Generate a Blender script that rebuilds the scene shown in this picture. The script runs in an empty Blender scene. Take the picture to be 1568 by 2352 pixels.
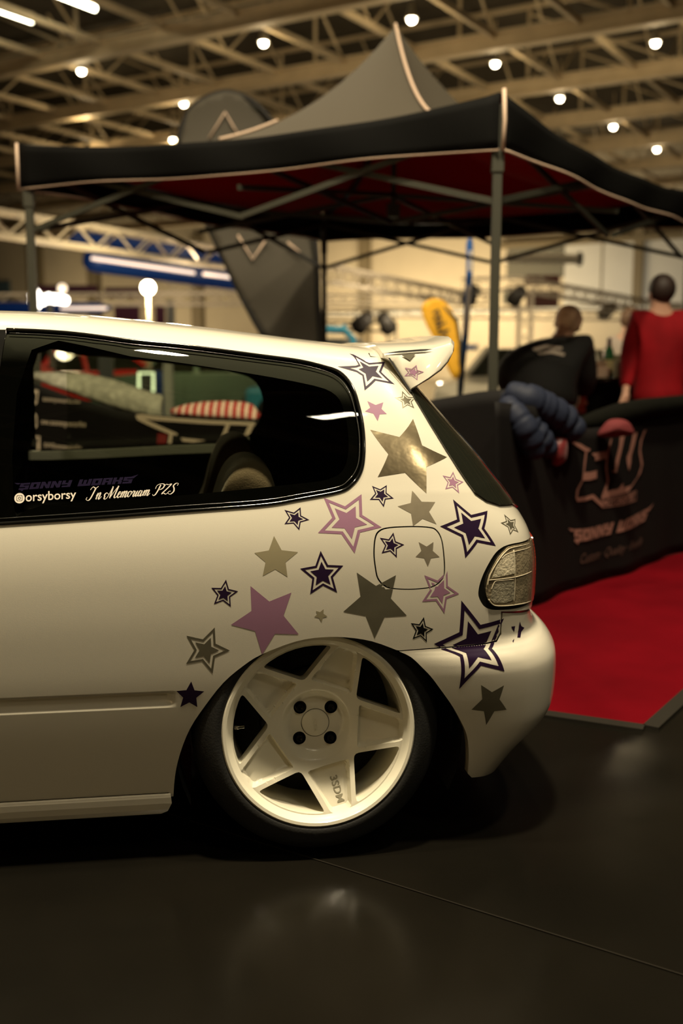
import bpy, bmesh, random
import numpy as np
from math import *
from mathutils import Vector, Matrix
from mathutils.geometry import delaunay_2d_cdt
random.seed(7); np.random.seed(7)
SC=bpy.context.scene; COL=SC.collection
# ------------------------------------------------------------------ camera, world, light
F=2400.;H0=820.;CZ=1.15
PIT=atan((1176-H0)/F); cp,sp=cos(PIT),sin(PIT)
cam=bpy.data.cameras.new('camera'); camo=bpy.data.objects.new('camera',cam); COL.objects.link(camo)
cam.sensor_fit='VERTICAL'; cam.sensor_height=36; cam.sensor_width=24; cam.lens=36*F/2352
cam.clip_start=.05; cam.clip_end=400
camo.location=(0,0,CZ); camo.rotation_euler=(pi/2-PIT,0,0)
cam.dof.use_dof=True; cam.dof.focus_distance=2.35; cam.dof.aperture_fstop=2.1
SC.camera=camo
vs=SC.view_settings; vs.view_transform='Standard'; vs.look='None'; vs.gamma=1; vs.use_curve_mapping=False
vs.exposure=0.0
SC.cycles.use_denoising=True
SC.cycles.sample_clamp_indirect=4.0
SC.cycles.max_bounces=6; SC.cycles.glossy_bounces=4; SC.cycles.transmission_bounces=4; SC.cycles.transparent_max_bounces=10
W=bpy.data.worlds.new('world'); SC.world=W; W.use_nodes=True
W.node_tree.nodes['Background'].inputs[0].default_value=(.95,.72,.42,1)
W.node_tree.nodes['Background'].inputs[1].default_value=.02
WARM=(1.0,.84,.58)
HALLZ=8.5; GA=radians(58.5)
def hall(A,B,z=0): # hall grid coordinates -> world
    return Vector((-A*sin(GA)+B*cos(GA), A*cos(GA)+B*sin(GA), z))
def area(name,loc,size,power,col=WARM,target=None,shape='DISK',spread=pi):
    l=bpy.data.lights.new(name,'AREA'); l.shape=shape; l.size=size; l.energy=power; l.color=col; l.spread=spread
    o=bpy.data.objects.new(name,l); COL.objects.link(o); o.location=loc
    if target is not None:
        d=Vector(target)-Vector(loc); o.rotation_euler=d.to_track_quat('-Z','Y').to_euler()
    return o
# assumed overhead lights, unseen, placed freely off the lamp grid to light the car
KEY=[((.1,1.55,8.2),.5,900),((-3.6,1.75,8.2),.5,330),((3.2,1.7,8.2),.5,330),((4.6,-3.2,8.2),.35,70),((1.6,5.6,8.2),.5,110),((-2.6,6.0,8.2),.5,110)]
for i,(loc,sz,pw) in enumerate(KEY):
    area('assumed_key_light',loc,sz,pw)
o=area('added_streak_light',(2.155,-1.66,8.2),.85,40,(1,.88,.62),shape='RECTANGLE'); o.data.size_y=.14; o.rotation_euler=(0,0,1.234)  # light added out of view to make the streak reflected in the quarter window
# ------------------------------------------------------------------ materials
MATS={}
def mat(name,col,rough=.5,metal=0.,coat=0.,emis=None,es=0.,var=0.,vscale=8.,bump=0.,bscale=60.,spec=.5,trans=0.,coatr=.03,sheen=0.,ior=1.45):
    if name in MATS: return MATS[name]
    m=bpy.data.materials.new(name); m.use_nodes=True; nt=m.node_tree; b=nt.nodes['Principled BSDF']
    b.inputs['Base Color'].default_value=(*col,1); b.inputs['Roughness'].default_value=rough; b.inputs['Metallic'].default_value=metal
    b.inputs['Coat Weight'].default_value=coat; b.inputs['Coat Roughness'].default_value=coatr; b.inputs['Specular IOR Level'].default_value=spec
    b.inputs['Transmission Weight'].default_value=trans; b.inputs['IOR'].default_value=ior
    b.inputs['Sheen Weight'].default_value=sheen
    if emis: b.inputs['Emission Color'].default_value=(*emis,1); b.inputs['Emission Strength'].default_value=es
    tc=nt.nodes.new('ShaderNodeTexCoord')
    if var>0:
        n=nt.nodes.new('ShaderNodeTexNoise'); n.inputs['Scale'].default_value=vscale; n.inputs['Detail'].default_value=4
        nt.links.new(tc.outputs['Object'],n.inputs['Vector'])
        r=nt.nodes.new('ShaderNodeMapRange'); r.inputs[1].default_value=.3; r.inputs[2].default_value=.7; r.inputs[3].default_value=1-var; r.inputs[4].default_value=1+var
        nt.links.new(n.outputs['Fac'],r.inputs[0])
        mx=nt.nodes.new('ShaderNodeVectorMath'); mx.operation='SCALE'; mx.inputs[0].default_value=col
        nt.links.new(r.outputs[0],mx.inputs['Scale']); nt.links.new(mx.outputs[0],b.inputs['Base Color'])
    if bump>0:
        n=nt.nodes.new('ShaderNodeTexNoise'); n.inputs['Scale'].default_value=bscale; n.inputs['Detail'].default_value=3
        nt.links.new(tc.outputs['Object'],n.inputs['Vector'])
        bu=nt.nodes.new('ShaderNodeBump'); bu.inputs['Strength'].default_value=bump; bu.inputs['Distance'].default_value=.01
        nt.links.new(n.outputs['Fac'],bu.inputs['Height']); nt.links.new(bu.outputs[0],b.inputs['Normal'])
    MATS[name]=m; return m
paint=mat('cream_white_paint',(.72,.68,.56),.30,0,.9,coatr=.04)
# fine metallic flake in the paint
def flake(m):
    nt=m.node_tree;b=nt.nodes['Principled BSDF'];tc=nt.nodes.new('ShaderNodeTexCoord')
    n=nt.nodes.new('ShaderNodeTexNoise');n.inputs['Scale'].default_value=900;n.inputs['Detail'].default_value=1
    nt.links.new(tc.outputs['Object'],n.inputs['Vector'])
    bu=nt.nodes.new('ShaderNodeBump');bu.inputs['Strength'].default_value=.12;bu.inputs['Distance'].default_value=.001
    nt.links.new(n.outputs['Fac'],bu.inputs['Height']);nt.links.new(bu.outputs[0],b.inputs['Normal'])
flake(paint)
wheel_paint=mat('ivory_wheel_paint',(.82,.78,.63),.32,0,.8,coatr=.05)
rubber=mat('tyre_rubber',(.010,.010,.009),.62,bump=.1,bscale=200)
blackp=mat('gloss_black',(.008,.008,.007),.12,0,.6)
blackm=mat('matt_black',(.010,.010,.009),.7)
dtrim=mat('dark_interior_trim',(.020,.020,.016),.75,bump=.2,bscale=300)
gtrim=mat('grey_interior_trim',(.16,.16,.13),.6,bump=.2,bscale=300)
purple=mat('dark_purple_vinyl',(.018,.007,.028),.45,0,0,spec=.22)
lilac=mat('lilac_vinyl',(.33,.17,.26),.35,0,.2,spec=.35)
pale=mat('pale_gold_vinyl',(.60,.53,.33),.25,.5,.3)
chrome=mat('chrome_vinyl',(.36,.295,.18),.20,.85,0,bump=.10,bscale=16)
chrome2=mat('brushed_silver_vinyl',(.44,.38,.27),.28,.55,.3,var=.15,vscale=14,bump=.04,bscale=20)
greyv=mat('smoky_silver_vinyl',(.19,.175,.12),.30,.45,.3,var=.12,vscale=10,bump=.04,bscale=20)
steel=mat('polished_steel',(.55,.53,.48),.18,1.)
nut=mat('black_steel',(.03,.03,.03),.25,.8)
whitev=mat('white_vinyl',(.78,.72,.62),.5)
indigo=mat('indigo_vinyl',(.010,.006,.026),.7,spec=.1)
# ------------------------------------------------------------------ object helpers
def tag(o,label=None,cat=None,group=None,kind=None):
    if label: o['label']=label
    if cat: o['category']=cat
    if group: o['group']=group
    if kind: o['kind']=kind
    return o
def empty(name,loc=(0,0,0),rz=0.,label=None,cat=None,group=None,kind=None):
    o=bpy.data.objects.new(name,None); COL.objects.link(o); o.location=loc; o.rotation_euler=(0,0,rz); o.empty_display_size=.2
    return tag(o,label,cat,group,kind)
def wm(o):
    m=Matrix.LocRotScale(o.location,o.rotation_euler,o.scale)
    return (wm(o.parent)@o.matrix_parent_inverse@m) if o.parent else m
def mesh_obj(name,verts,faces,m,parent=None,smooth=True,world=True,auto=None):
    me=bpy.data.meshes.new(name); me.from_pydata([tuple(map(float,v)) for v in verts],[],faces)
    ms=m if isinstance(m,(list,tuple)) else [m]
    for x in ms: me.materials.append(x)
    me.update()
    if smooth: me.shade_smooth()
    if auto:
        me.set_sharp_from_angle(angle=radians(auto))
    o=bpy.data.objects.new(name,me); COL.objects.link(o)
    if parent is not None:
        o.parent=parent
        if world: o.matrix_parent_inverse=wm(parent).inverted()
    return o
class MB:
    def __init__(s): s.v=[];s.f=[]
    def add(s,v,f):
        k=len(s.v); s.v+= [tuple(map(float,p)) for p in v]; s.f+=[tuple(i+k for i in q) for q in f]; return s
    def box(s,c,d,rot=None):
        c=Vector(c);d=Vector(d)/2
        vs_=[Vector((x*d.x,y*d.y,z*d.z)) for x in(-1,1) for y in(-1,1) for z in(-1,1)]
        if rot is not None: vs_=[rot@p for p in vs_]
        return s.add([c+p for p in vs_],[(0,1,3,2),(4,6,7,5),(0,4,5,1),(2,3,7,6),(0,2,6,4),(1,5,7,3)])
    def bar(s,p,q,w,h=None,up=(0,0,1)):
        h=h or w;p=Vector(p);q=Vector(q);d=q-p
        if d.length<1e-6: return s
        z=d.normalized();u=Vector(up)
        if abs(z.dot(u))>.98:u=Vector((1,0,0))
        x=z.cross(u).normalized();y=x.cross(z)
        c=[x*a*w/2+y*b*h/2 for a,b in((-1,-1),(1,-1),(1,1),(-1,1))]
        return s.add([p+k for k in c]+[q+k for k in c],[(0,1,2,3),(7,6,5,4),(0,4,5,1),(1,5,6,2),(2,6,7,3),(3,7,4,0)])
    def tube(s,path,r,n=10,caps=True):
        P=[Vector(p) for p in path];R=r if isinstance(r,(list,tuple)) else [r]*len(P)
        rings=[];up=Vector((0,0,1))
        for i,p in enumerate(P):
            t=(P[min(i+1,len(P)-1)]-P[max(i-1,0)]).normalized()
            if i==0:
                u=up if abs(t.dot(up))<.95 else Vector((1,0,0)); x=t.cross(u).normalized()
            else:
                x=(x-t*x.dot(t)); x=x.normalized() if x.length>1e-6 else t.orthogonal().normalized()
            y=t.cross(x)
            rings.append([p+(x*cos(2*pi*k/n)+y*sin(2*pi*k/n))*R[i] for k in range(n)])
        v=[q for g in rings for q in g];f=[]
        for i in range(len(P)-1):
            for k in range(n):
                a=i*n+k;b=i*n+(k+1)%n; f.append((a,b,b+n,a+n))
        if caps: f.append(tuple(range(n-1,-1,-1)));f.append(tuple(range((len(P)-1)*n,len(P)*n)))
        return s.add(v,f)
    def lathe(s,prof,o,x,y,z,n=64,caps=False):
        "prof: (radius, height) revolved about z through o"
        o=Vector(o);x=Vector(x);y=Vector(y);z=Vector(z);v=[];f=[];m=len(prof)
        for k in range(n):
            a=2*pi*k/n
            for r,h in prof: v.append(o+(x*cos(a)+y*sin(a))*r+z*h)
        for k in range(n):
            for j in range(m-1):
                a=k*m+j;b=((k+1)%n)*m+j; f.append((a,b,b+1,a+1))
        if caps:
            f.append(tuple(k*m for k in range(n-1,-1,-1))); f.append(tuple(k*m+m-1 for k in range(n)))
        return s.add(v,f)
    def sph(s,c,r,n=12,sc=(1,1,1)):
        c=Vector(c);v=[];f=[];m=n//2+1
        for i in range(m):
            t=pi*i/(m-1)
            for k in range(n):
                a=2*pi*k/n; v.append(c+Vector((r*sc[0]*sin(t)*cos(a),r*sc[1]*sin(t)*sin(a),r*sc[2]*cos(t))))
        for i in range(m-1):
            for k in range(n):
                a=i*n+k;b=i*n+(k+1)%n; f.append((a,a+n,b+n,b))
        return s.add(v,f)
    def prism(s,poly,o,x,y,z,t):
        "2-D polygon extruded by t along z"
        o=Vector(o);x=Vector(x);y=Vector(y);z=Vector(z);n=len(poly)
        v=[o+x*a+y*b for a,b in poly]+[o+x*a+y*b+z*t for a,b in poly]
        return s.add(v,[tuple(range(n-1,-1,-1)),tuple(range(n,2*n))]+[(i,(i+1)%n,(i+1)%n+n,i+n) for i in range(n)])
    def obj(s,name,m,parent=None,smooth=False,auto=None,bevel=0,world=True):
        o=mesh_obj(name,s.v,s.f,m,parent,smooth or bool(auto),world,auto)
        if bevel:
            b=o.modifiers.new('b','BEVEL');b.width=bevel;b.segments=2;b.limit_method='ANGLE'
        return o
def rays(px):
    px=np.atleast_2d(np.asarray(px,float)); x=(px[:,0]-784)/F; z=-(px[:,1]-1176)/F
    return np.stack([x,cp+z*sp,-sp+z*cp],1)
def proj(P):
    P=np.atleast_2d(P); x=P[:,0];y=P[:,1];z=P[:,2]-CZ
    yf=y*cp-z*sp; zu=y*sp+z*cp
    return np.stack([784+F*x/yf,1176-F*zu/yf],1)
def at(u,v,y):   # the point seen at (u,v) of the photograph standing at distance y
    d=rays((u,v))[0]; return Vector(d*(y/d[1]))+Vector((0,0,CZ))
def atz(u,v,z):
    d=rays((u,v))[0]; return Vector(d*((z-CZ)/d[2]))+Vector((0,0,CZ))
def cat(pts,n=60):
    "dense monotone-ish cubic table through pts (t,y)"
    p=np.array(pts,float);t=p[:,0];y=p[:,1]
    h=np.diff(t);d=np.diff(y)/h;m=np.zeros(len(t));m[0]=d[0];m[-1]=d[-1]
    for i in range(1,len(t)-1):
        if d[i-1]*d[i]>0: m[i]=(h[i-1]+h[i])/(h[i]/d[i-1]+h[i-1]/d[i]) if False else 2*d[i-1]*d[i]/(d[i-1]+d[i])
    T=[];Y=[]
    for i in range(len(h)):
        q=np.linspace(0,1,n,endpoint=False)
        T.append(t[i]+q*h[i]);q2=q*q;q3=q2*q
        Y.append((2*q3-3*q2+1)*y[i]+(q3-2*q2+q)*h[i]*m[i]+(-2*q3+3*q2)*y[i+1]+(q3-q2)*h[i]*m[i+1])
    T.append([t[-1]]);Y.append([y[-1]])
    T=np.concatenate(T);Y=np.concatenate(Y)
    return lambda x:np.interp(x,T,Y)
def soft(tab,sig):
    "cubic table with its curvature evened out"
    f=cat(tab);lo,hi=tab[0][0],tab[-1][0];x=np.linspace(lo,hi,1500);y=f(x);h=x[1]-x[0]
    k=int(4*sig/h);g=np.exp(-.5*(np.arange(-k,k+1)*h/sig)**2);g/=g.sum()
    a=y[0]+(y[1]-y[0])*np.arange(-k,0);b=y[-1]+(y[-1]-y[-2])*np.arange(1,k+1)
    Y=np.convolve(np.concatenate([a,y,b]),g,'valid');return lambda q:np.interp(q,x,Y)
CAM=np.array([0,0,CZ])
TH=radians(8);LV=np.array([cos(TH),sin(TH),0]);IV=np.array([-sin(TH),cos(TH),0])
CO=np.array([-0.0538,2.2926,0.])      # ground point below the wheel face centre
HW=.80                                 # half width
S0=.12
# unit plan curve (superellipse)
NE=4.6
_ph=np.linspace(0,pi/2,4000)
_a,_b=.47,HW
_cs=_a*np.sin(_ph)**(2/NE);_cw=_b*(1-np.cos(_ph)**(2/NE))
_L=np.concatenate([[0],np.cumsum(np.hypot(np.diff(_cs),np.diff(_cw)))])
UE=S0+_L[-1]
def fs(u): return np.interp(u-S0,_L,_cs/_a)
def fw(u): return np.interp(u-S0,_L,_cw/_b)
_sw1=[(.05,.075),(.10,.055),(.16,.036),(.25,.020),(.35,.008),(.45,.001),(.55,.0),(.65,.004),(.72,.012),(.78,.026),(.82,.040),(.84,.048),(.92,.078),(1.0,.113),(1.08,.156),(1.14,.194),(1.18,.226),(1.21,.262),(1.235,.32),(1.25,.42),(1.26,.56),(1.265,HW)]
_f1=soft([t for t in _sw1 if t[0]<1.215],.022);_f2=cat(_sw1)
def sec_w(v):
    v=np.asarray(v,float);k=np.clip((v-1.14)/.04,0,1);k=k*k*(3-2*k);return _f1(np.minimum(v,1.21))*(1-k)+_f2(v)*k
VT=1.265
zfrac=cat([(.84,0),(.92,.2),(1.0,.40),(1.08,.60),(1.14,.745),(1.18,.84),(1.21,.905),(1.235,.95),(1.25,.975),(1.26,.99),(1.265,1.0)])
zroof=cat([(-3,1.18),(-2.2,1.22),(-1.7,1.255),(-1.3,1.272),(-1.0,1.2728),(-.85,1.2737),(-.7,1.2714),(-.55,1.2643),(-.4,1.2505),(-.25,1.2345),(-.1,1.2161),(0,1.2035),(.1,1.1922),(.2,1.1814),(.3,1.168),(.6,1.14)])
BS=[(0.05, 0.56), (0.45, 0.585), (0.56, 0.5988), (0.65, 0.6011), (0.72, 0.5888), (0.78, 0.5532), (0.84, 0.5085), (0.92, 0.4581), (1.0, 0.3993), (1.08, 0.3372), (1.14, 0.2929), (1.18, 0.265), (1.265, 0.25)]
def mk(tab): return soft(tab,.018)
send=mk(BS)
def groove(s,z):
    # recessed band along the door
    c=np.clip((-.315-s)/.03,0,1); c=c*c*(3-2*c)
    up=np.clip((.412-z)/.007,0,1); lo=np.clip((z-.372)/.017,0,1)
    lo=lo*lo*(3-2*lo); up=up*up*(3-2*up)
    return .010*c*up*lo
def bodyS(u,v,off=0.,se=None):
    u=np.asarray(u,float);v=np.asarray(v,float)
    a=(se or send)(v)-S0
    s=np.where(u>S0,S0+a*fs(u),u)
    ws=sec_w(v)
    w=np.where(u>S0,ws+(HW-ws)*fw(u),ws)
    zr=zroof(s)
    z=np.where(v<=.84,v,.84+(zr-.84)*zfrac(v))
    w=w+groove(s,z)
    return CO+np.outer(s,LV)+np.outer(w,IV)+np.outer(z,[0,0,1])
# bumper
bz=cat([(0,.10),(.10,.19),(.2,.29),(.28,.37),(.34,.42),(.38,.445),(.41,.462),(.44,.475),(.47,.485),(.50,.505),(.60,.60)])
be=cat([(0,.0),(.10,.004),(.2,.008),(.28,.010),(.34,.010),(.38,.008),(.41,.003),(.44,-.006),(.47,-.012),(.50,-.014),(.60,-.014)])
MS=[(0, 0.50), (0.1, 0.57), (0.2, 0.6663), (0.28, 0.6706), (0.34, 0.6678), (0.38, 0.657), (0.41, 0.6445), (0.44, 0.6301), (0.47, 0.6149), (0.5, 0.5929), (0.6, 0.588)]
msend=mk(MS)
def bumpS(u,v,off=0.,se=None):
    u=np.asarray(u,float);v=np.asarray(v,float)
    a=(se or msend)(v)-S0
    s=np.where(u>S0,S0+a*fs(u),u)
    z=bz(v)
    ws=sec_w(z)
    r=np.clip((u-.15)/.25,0,1);r=r*r*(3-2*r)
    e=be(v)+.014
    w=np.where(u>S0,ws+(HW-ws)*fw(u),ws)-e*r*(1-np.clip((u-.45)/.2,0,1))
    return CO+np.outer(s,LV)+np.outer(w,IV)+np.outer(z,[0,0,1])
class Inv:
    def __init__(s,S,ur,vr,n=160):
        s.S=S;U,V=np.meshgrid(np.linspace(*ur,n),np.linspace(*vr,n));s.U=U.ravel();s.V=V.ravel()
        P=S(s.U,s.V);s.Q=proj(P)
        e=1e-3;n_=np.cross(S(s.U+e,s.V)-P,S(s.U,s.V+e)-P);s.ok=np.einsum('ij,ij->i',n_,P-CAM)<0
        if s.ok.mean()<.5: pass
        s.ur=ur;s.vr=vr
    def __call__(s,px):
        px=np.atleast_2d(np.asarray(px,float));out=[]
        Qk=s.Q[s.ok];Uk=s.U[s.ok];Vk=s.V[s.ok]
        for p in px:
            i=np.argmin(((Qk-p)**2).sum(1));u,v=Uk[i],Vk[i]
            for _ in range(12):
                q=proj(s.S([u,u+1e-4,u],[v,v,v+1e-4]))
                J=np.array([(q[1]-q[0])/1e-4,(q[2]-q[0])/1e-4]).T
                r=p-q[0]
                if abs(r).max()<.02: break
                try: d=np.linalg.solve(J,r)
                except Exception: break
                m=np.abs(d).max();d*=min(1,.02/m) if m>0 else 1
                u2=min(max(u+d[0],s.ur[0]),s.ur[1]);v2=min(max(v+d[1],s.vr[0]),s.vr[1]);
                q2=proj(s.S([u2],[v2]))[0]
                if ((p-q2)**2).sum()>((r)**2).sum()*1.05: break
                u,v=u2,v2
            out.append((u,v))
        return np.array(out)
Z3=np.array([0,0,1.])
def car(s,w,z): return CO+s*LV+w*IV+z*Z3
def onw(px,w):
    "pixel -> (s,z) on the vertical plane at depth w into the car"
    d=rays(px)[0];O=CO+w*IV;t=np.dot(O-CAM,IV)/np.dot(d,IV);P=CAM+d*t
    return np.dot(P-CO,LV),P[2]
def mirror(P): 
    P=np.asarray(P);w=(P-CO)@IV
    return P+np.outer(2*HW-2*w,IV)
def dens(poly,h,closed=True):
    P=np.asarray(poly,float);out=[];n=len(P)
    for i in range(n if closed else n-1):
        a,b=P[i],P[(i+1)%n];k=max(1,int(np.ceil(np.linalg.norm(b-a)/h)))
        for j in range(k): out.append(a+(b-a)*j/k)
    if not closed: out.append(P[-1])
    return np.array(out)
def smooth(poly,k=4,closed=True):
    "Catmull-Rom through the points"
    P=np.asarray(poly,float);n=len(P);out=[]
    for i in range(n if closed else n-1):
        if closed: p0,p1,p2,p3=P[(i-1)%n],P[i],P[(i+1)%n],P[(i+2)%n]
        else: p0,p1,p2,p3=P[max(i-1,0)],P[i],P[i+1],P[min(i+2,n-1)]
        for j in range(k):
            t=j/k;out.append(.5*((2*p1)+(p2-p0)*t+(2*p0-5*p1+4*p2-p3)*t*t+(3*p1-p0-3*p2+p3)*t**3))
    if not closed: out.append(P[-1])
    return np.array(out)
def inside(pts,poly):
    x,y=pts[:,0],pts[:,1];P=np.asarray(poly);c=np.zeros(len(pts),bool);n=len(P);j=n-1
    for i in range(n):
        xi,yi=P[i];xj,yj=P[j]
        if yi!=yj:
            m=((yi>y)!=(yj>y))&(x<(xj-xi)*(y-yi)/(yj-yi)+xi); c^=m
        j=i
    return c
def bdist(pts,poly):
    P=np.asarray(poly);d=np.full(len(pts),1e9)
    for i in range(len(P)):
        a=P[i];b=P[(i+1)%len(P)];ab=b-a;L=ab@ab+1e-18
        t=np.clip(((pts-a)@ab)/L,0,1);d=np.minimum(d,np.hypot(*(pts-(a+t[:,None]*ab)).T))
    return d
def region(outer,holes,h,hb=None,extra=None,excl=None):
    "triangulated 2-D region with an even interior grid: returns points, triangles"
    hb=hb or h; O=dens(outer,hb);H=[dens(q,hb) for q in holes]
    lo=O.min(0);hi=O.max(0)
    gx=np.arange(lo[0]+h/2,hi[0],h);gy=np.arange(lo[1]+h/2,hi[1],h*.87)
    G=np.array([(x+(h/2 if j%2 else 0),y) for j,y in enumerate(gy) for x in gx]) if len(gx) and len(gy) else np.zeros((0,2))
    if excl is not None and len(G): G=G[~((G[:,0]>excl[0])&(G[:,0]<excl[1])&(G[:,1]>excl[2])&(G[:,1]<excl[3]))]
    if extra is not None: G=np.vstack([G,extra]) if len(G) else extra
    if len(G):
        k=inside(G,O)
        for q in H:k&=~inside(G,q)
        G=G[k]
        if len(G):
            k=bdist(G,O)>h*.35
            for q in H:k&=bdist(G,q)>h*.35
            G=G[k]
    V=[O]+H+([G] if len(G) else []);A=np.vstack(V)
    E=[];k=0
    for q in [O]+H:
        n=len(q);E+=[(k+i,k+(i+1)%n) for i in range(n)];k+=n
    r=delaunay_2d_cdt([Vector(p) for p in A],E,[],0,1e-7)
    P=np.array([tuple(v) for v in r[0]]);T=np.array([t for t in r[2] if len(t)==3])
    C=P[T].mean(1);k=inside(C,O)
    for q in H:k&=~inside(C,q)
    return P,T[k]
def lift(S,P,T,off=0.):
    X=S(P[:,0],P[:,1])
    e=1e-4
    N=np.cross(S(P[:,0]+e,P[:,1])-X,S(P[:,0],P[:,1]+e)-X);N/= (np.linalg.norm(N,axis=1)[:,None]+1e-12)
    if off: X=X+N*off
    # triangles to face along N
    fn=np.cross(X[T[:,1]]-X[T[:,0]],X[T[:,2]]-X[T[:,0]]);s=np.einsum('ij,ij->i',fn,N[T[:,0]])
    T=T.copy();T[s<0]=T[s<0][:,::-1]
    return X,T,N
def rim_of(X,N,T,thick):
    "separate rim faces along the open edges, pushed in by thick"
    T=np.asarray(T);E={}
    for t in T:
        for a,b in ((t[0],t[1]),(t[1],t[2]),(t[2],t[0])):
            k=(min(a,b),max(a,b));E[k]=None if k in E else (a,b)
    V=[];f=[];M=[]
    for k,e in E.items():
        if e is None: continue
        a,b=e;n=len(V);A,B=X[a],X[b]
        V+=[A,B,B-N[b]*thick,A-N[a]*thick];f.append((n+1,n,n+3,n+2))
        q=np.cross(A-B,-N[a]);q/=np.linalg.norm(q)+1e-12;M+=[q,q,q,q]
    return V,f,M
def finish(name,X,N,F_,m,parent):
    o=mesh_obj(name,X,F_,m,parent)
    o.data.normals_split_custom_set_from_vertices([tuple(map(float,n)) for n in N])
    return o
def surf_obj(name,S,outer,holes,h,m,parent,off=0.,hb=None,thick=0.,both=False,smoothsh=True,extra=None):
    P,T=region(outer,holes,h,hb,extra);X,T,N=lift(S,P,T,off)
    parts=[(X,N,T)]
    if both:
        parts.append((mirror(X),N-2*np.outer(N@IV,IV),T[:,::-1]))
    for X,N,T in parts:
        V=list(X);Nn=list(N);f=[tuple(map(int,t)) for t in T]
        if thick:
            v2,f2,n2=rim_of(X,N,T,thick);k=len(V);V+=v2;Nn+=n2;f+=[tuple(int(i)+k for i in q) for q in f2]
        o_=finish(name,V,Nn,f,m,parent)
        if X is parts[0][0]: o=o_
    return o
def strip(path3d,vec):
    n=len(path3d);v=list(path3d)+[np.asarray(p)+np.asarray(vec) for p in path3d]
    return v,[(i,i+1,i+1+n,i+n) for i in range(n-1)]
IB=Inv(bodyS,(-1.15,.80),(.06,1.24));IM=Inv(bumpS,(.0,.80),(.0,.60))
# ================================================================== THE CAR
CAR=empty('hatchback_car',CO,TH,'cream white lowered three-door hatchback covered in purple, lilac and chrome stars','car')
win_px=[(15,757),(153,764),(306,783),(421,794),(600,817),(689,829),(756,845),(787,861),(810,892),(823,932),(834,990),(835,1048),(828,1084),(810,1111),(779,1129),(689,1146),(600,1160),(400,1175),(230,1188),(0,1203),(-40,1206)]
winuv=IB(win_px)
win_l=[(-1.75,.80),(-1.62,1.0),(-1.42,1.17)]
q_top=winuv[0]; q_bot=winuv[-1]
hole_win=np.vstack([smooth(winuv,3,False),[(-1.0,.803),(-1.4,.80)],win_l,[(-1.2,1.178),(-.95,1.182)]])
fuel_px=[(857,1270),(860,1235),(870,1218),(894,1210.5),(948,1208),(986,1210),(1002,1216),(1014,1235),(1020,1270),(1022,1313),(1018,1329),(1002,1345),(980,1352),(940,1355),(900,1353),(881,1346),(866,1329),(860,1302)]
fueluv=smooth(IB(fuel_px),4)
glass_px=[(892,824),(905,843),(941,898),(951,918),(985,975),(1021,1033),(1047,1073),(1069,1106),(1088,1132),(1115,1151),(1145,1161),(1168,1160)]
g=IB(glass_px)
hatchuv=np.vstack([g,[(g[-1][0]+.03,g[-1][1]-.002),(g[-1][0]+.10,.775),(UE,.775),(UE,1.205),(g[0][0],1.205)]])
seal_px=[(1217.5,1233),(1199,1244),(1171,1250),(1150,1259),(1133,1276),(1115,1307),(1103,1336),(1098,1362),(1102,1378.5),(1112,1393),(1128,1400),(1150,1401),(1185,1398),(1213,1388),(1220,1382)]
su=IB(seal_px)
light_in=.26
sealuv=np.vstack([smooth(su,3,False),[(su[-1][0]+.02,su[-1][1]),(su[-1][0]+light_in,su[-1][1]+.0),(su[0][0]+light_in,su[0][1]+.01),(su[0][0]+.03,su[0][1]+.004)]])
seam_px=[(1219,1396),(1150.5,1404.5),(1147.5,1454),(1139,1470.5),(1113,1477),(1006.5,1487),(917,1494)]
arch_px=[(910,1493),(854,1473),(795,1464),(736,1464),(677,1474),(601,1503),(559,1529),(513,1568),(471,1621),(436,1674),(413,1732),(402,1781),(398,1829)]
seamuv=IB(seam_px);archuv=IB(arch_px)
sl=IB([(0,1862)])[0]
xs=np.arange(-2.0,UE,.02)
top=np.array([(x,1.21) for x in xs]+[(UE,1.21)])
body_out=np.vstack([top,[(UE,seamuv[0][1])],seamuv,smooth(archuv,3,False),[sl,(-2.0,sl[1]-.004)]])
V1=[1.21,1.222,1.235,1.243,1.25,1.255,1.2585,1.2615,1.2635,1.265]
def shell():
    gv=np.arange(.362,.425,.0032);gu=np.concatenate([np.arange(-1.9,-.36,.03),np.arange(-.36,-.28,.006)])
    extra=np.array([(a,b) for a in gu for b in gv])
    V=[];Nn=[];f=[]
    for holes,mir in (([hole_win,fueluv,hatchuv_,sealuv],0),([hole_win,hatchuv_,sealuv],1)):
        P,T=region(body_out,holes,.016 if not mir else .03,.02,extra if not mir else None,(-3,-.27,.355,.43) if not mir else None)
        X,T,N=lift(bodyS,P,T);v2,f2,n2=rim_of(X,N,T,.005)
        us=top[:,0];n=len(us);U=np.tile(us,len(V1));VV_=np.repeat(V1,n)
        R=bodyS(U,VV_);e=1e-4
        NR=np.cross(bodyS(U+e,VV_)-R,R-bodyS(U,VV_-e));NR/=np.linalg.norm(NR,axis=1)[:,None]+1e-12
        NR[np.abs(VV_-1.265)<1e-6]=(0,0,1)
        Q=[(j*n+i,j*n+i+1,(j+1)*n+i+1,(j+1)*n+i) for j in range(len(V1)-1) for i in range(n-1)]
        v2=[p for p,q in zip(v2,range(len(v2)))]
        VV=[list(X),list(v2),list(R)];NN=[list(N),list(n2),list(NR)];FF=[[tuple(map(int,t)) for t in T],f2,Q]
        for a_,b_,c_ in zip(VV,NN,FF):
            if not a_: continue
            a_=np.array(a_);b_=np.array(b_)
            if mir: a_=mirror(a_);b_=b_-2*np.outer(b_@IV,IV);c_=[t[::-1] for t in c_]
            k=len(V);V+=list(a_);Nn+=list(b_);f+=[tuple(int(i)+k for i in q) for q in c_]
    return finish('body_shell',V,Nn,f,paint,CAR)
hatchuv_=hatchuv.copy();hatchuv_[-2,1]=1.203;hatchuv_[-1,1]=1.203
body=shell()
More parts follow.
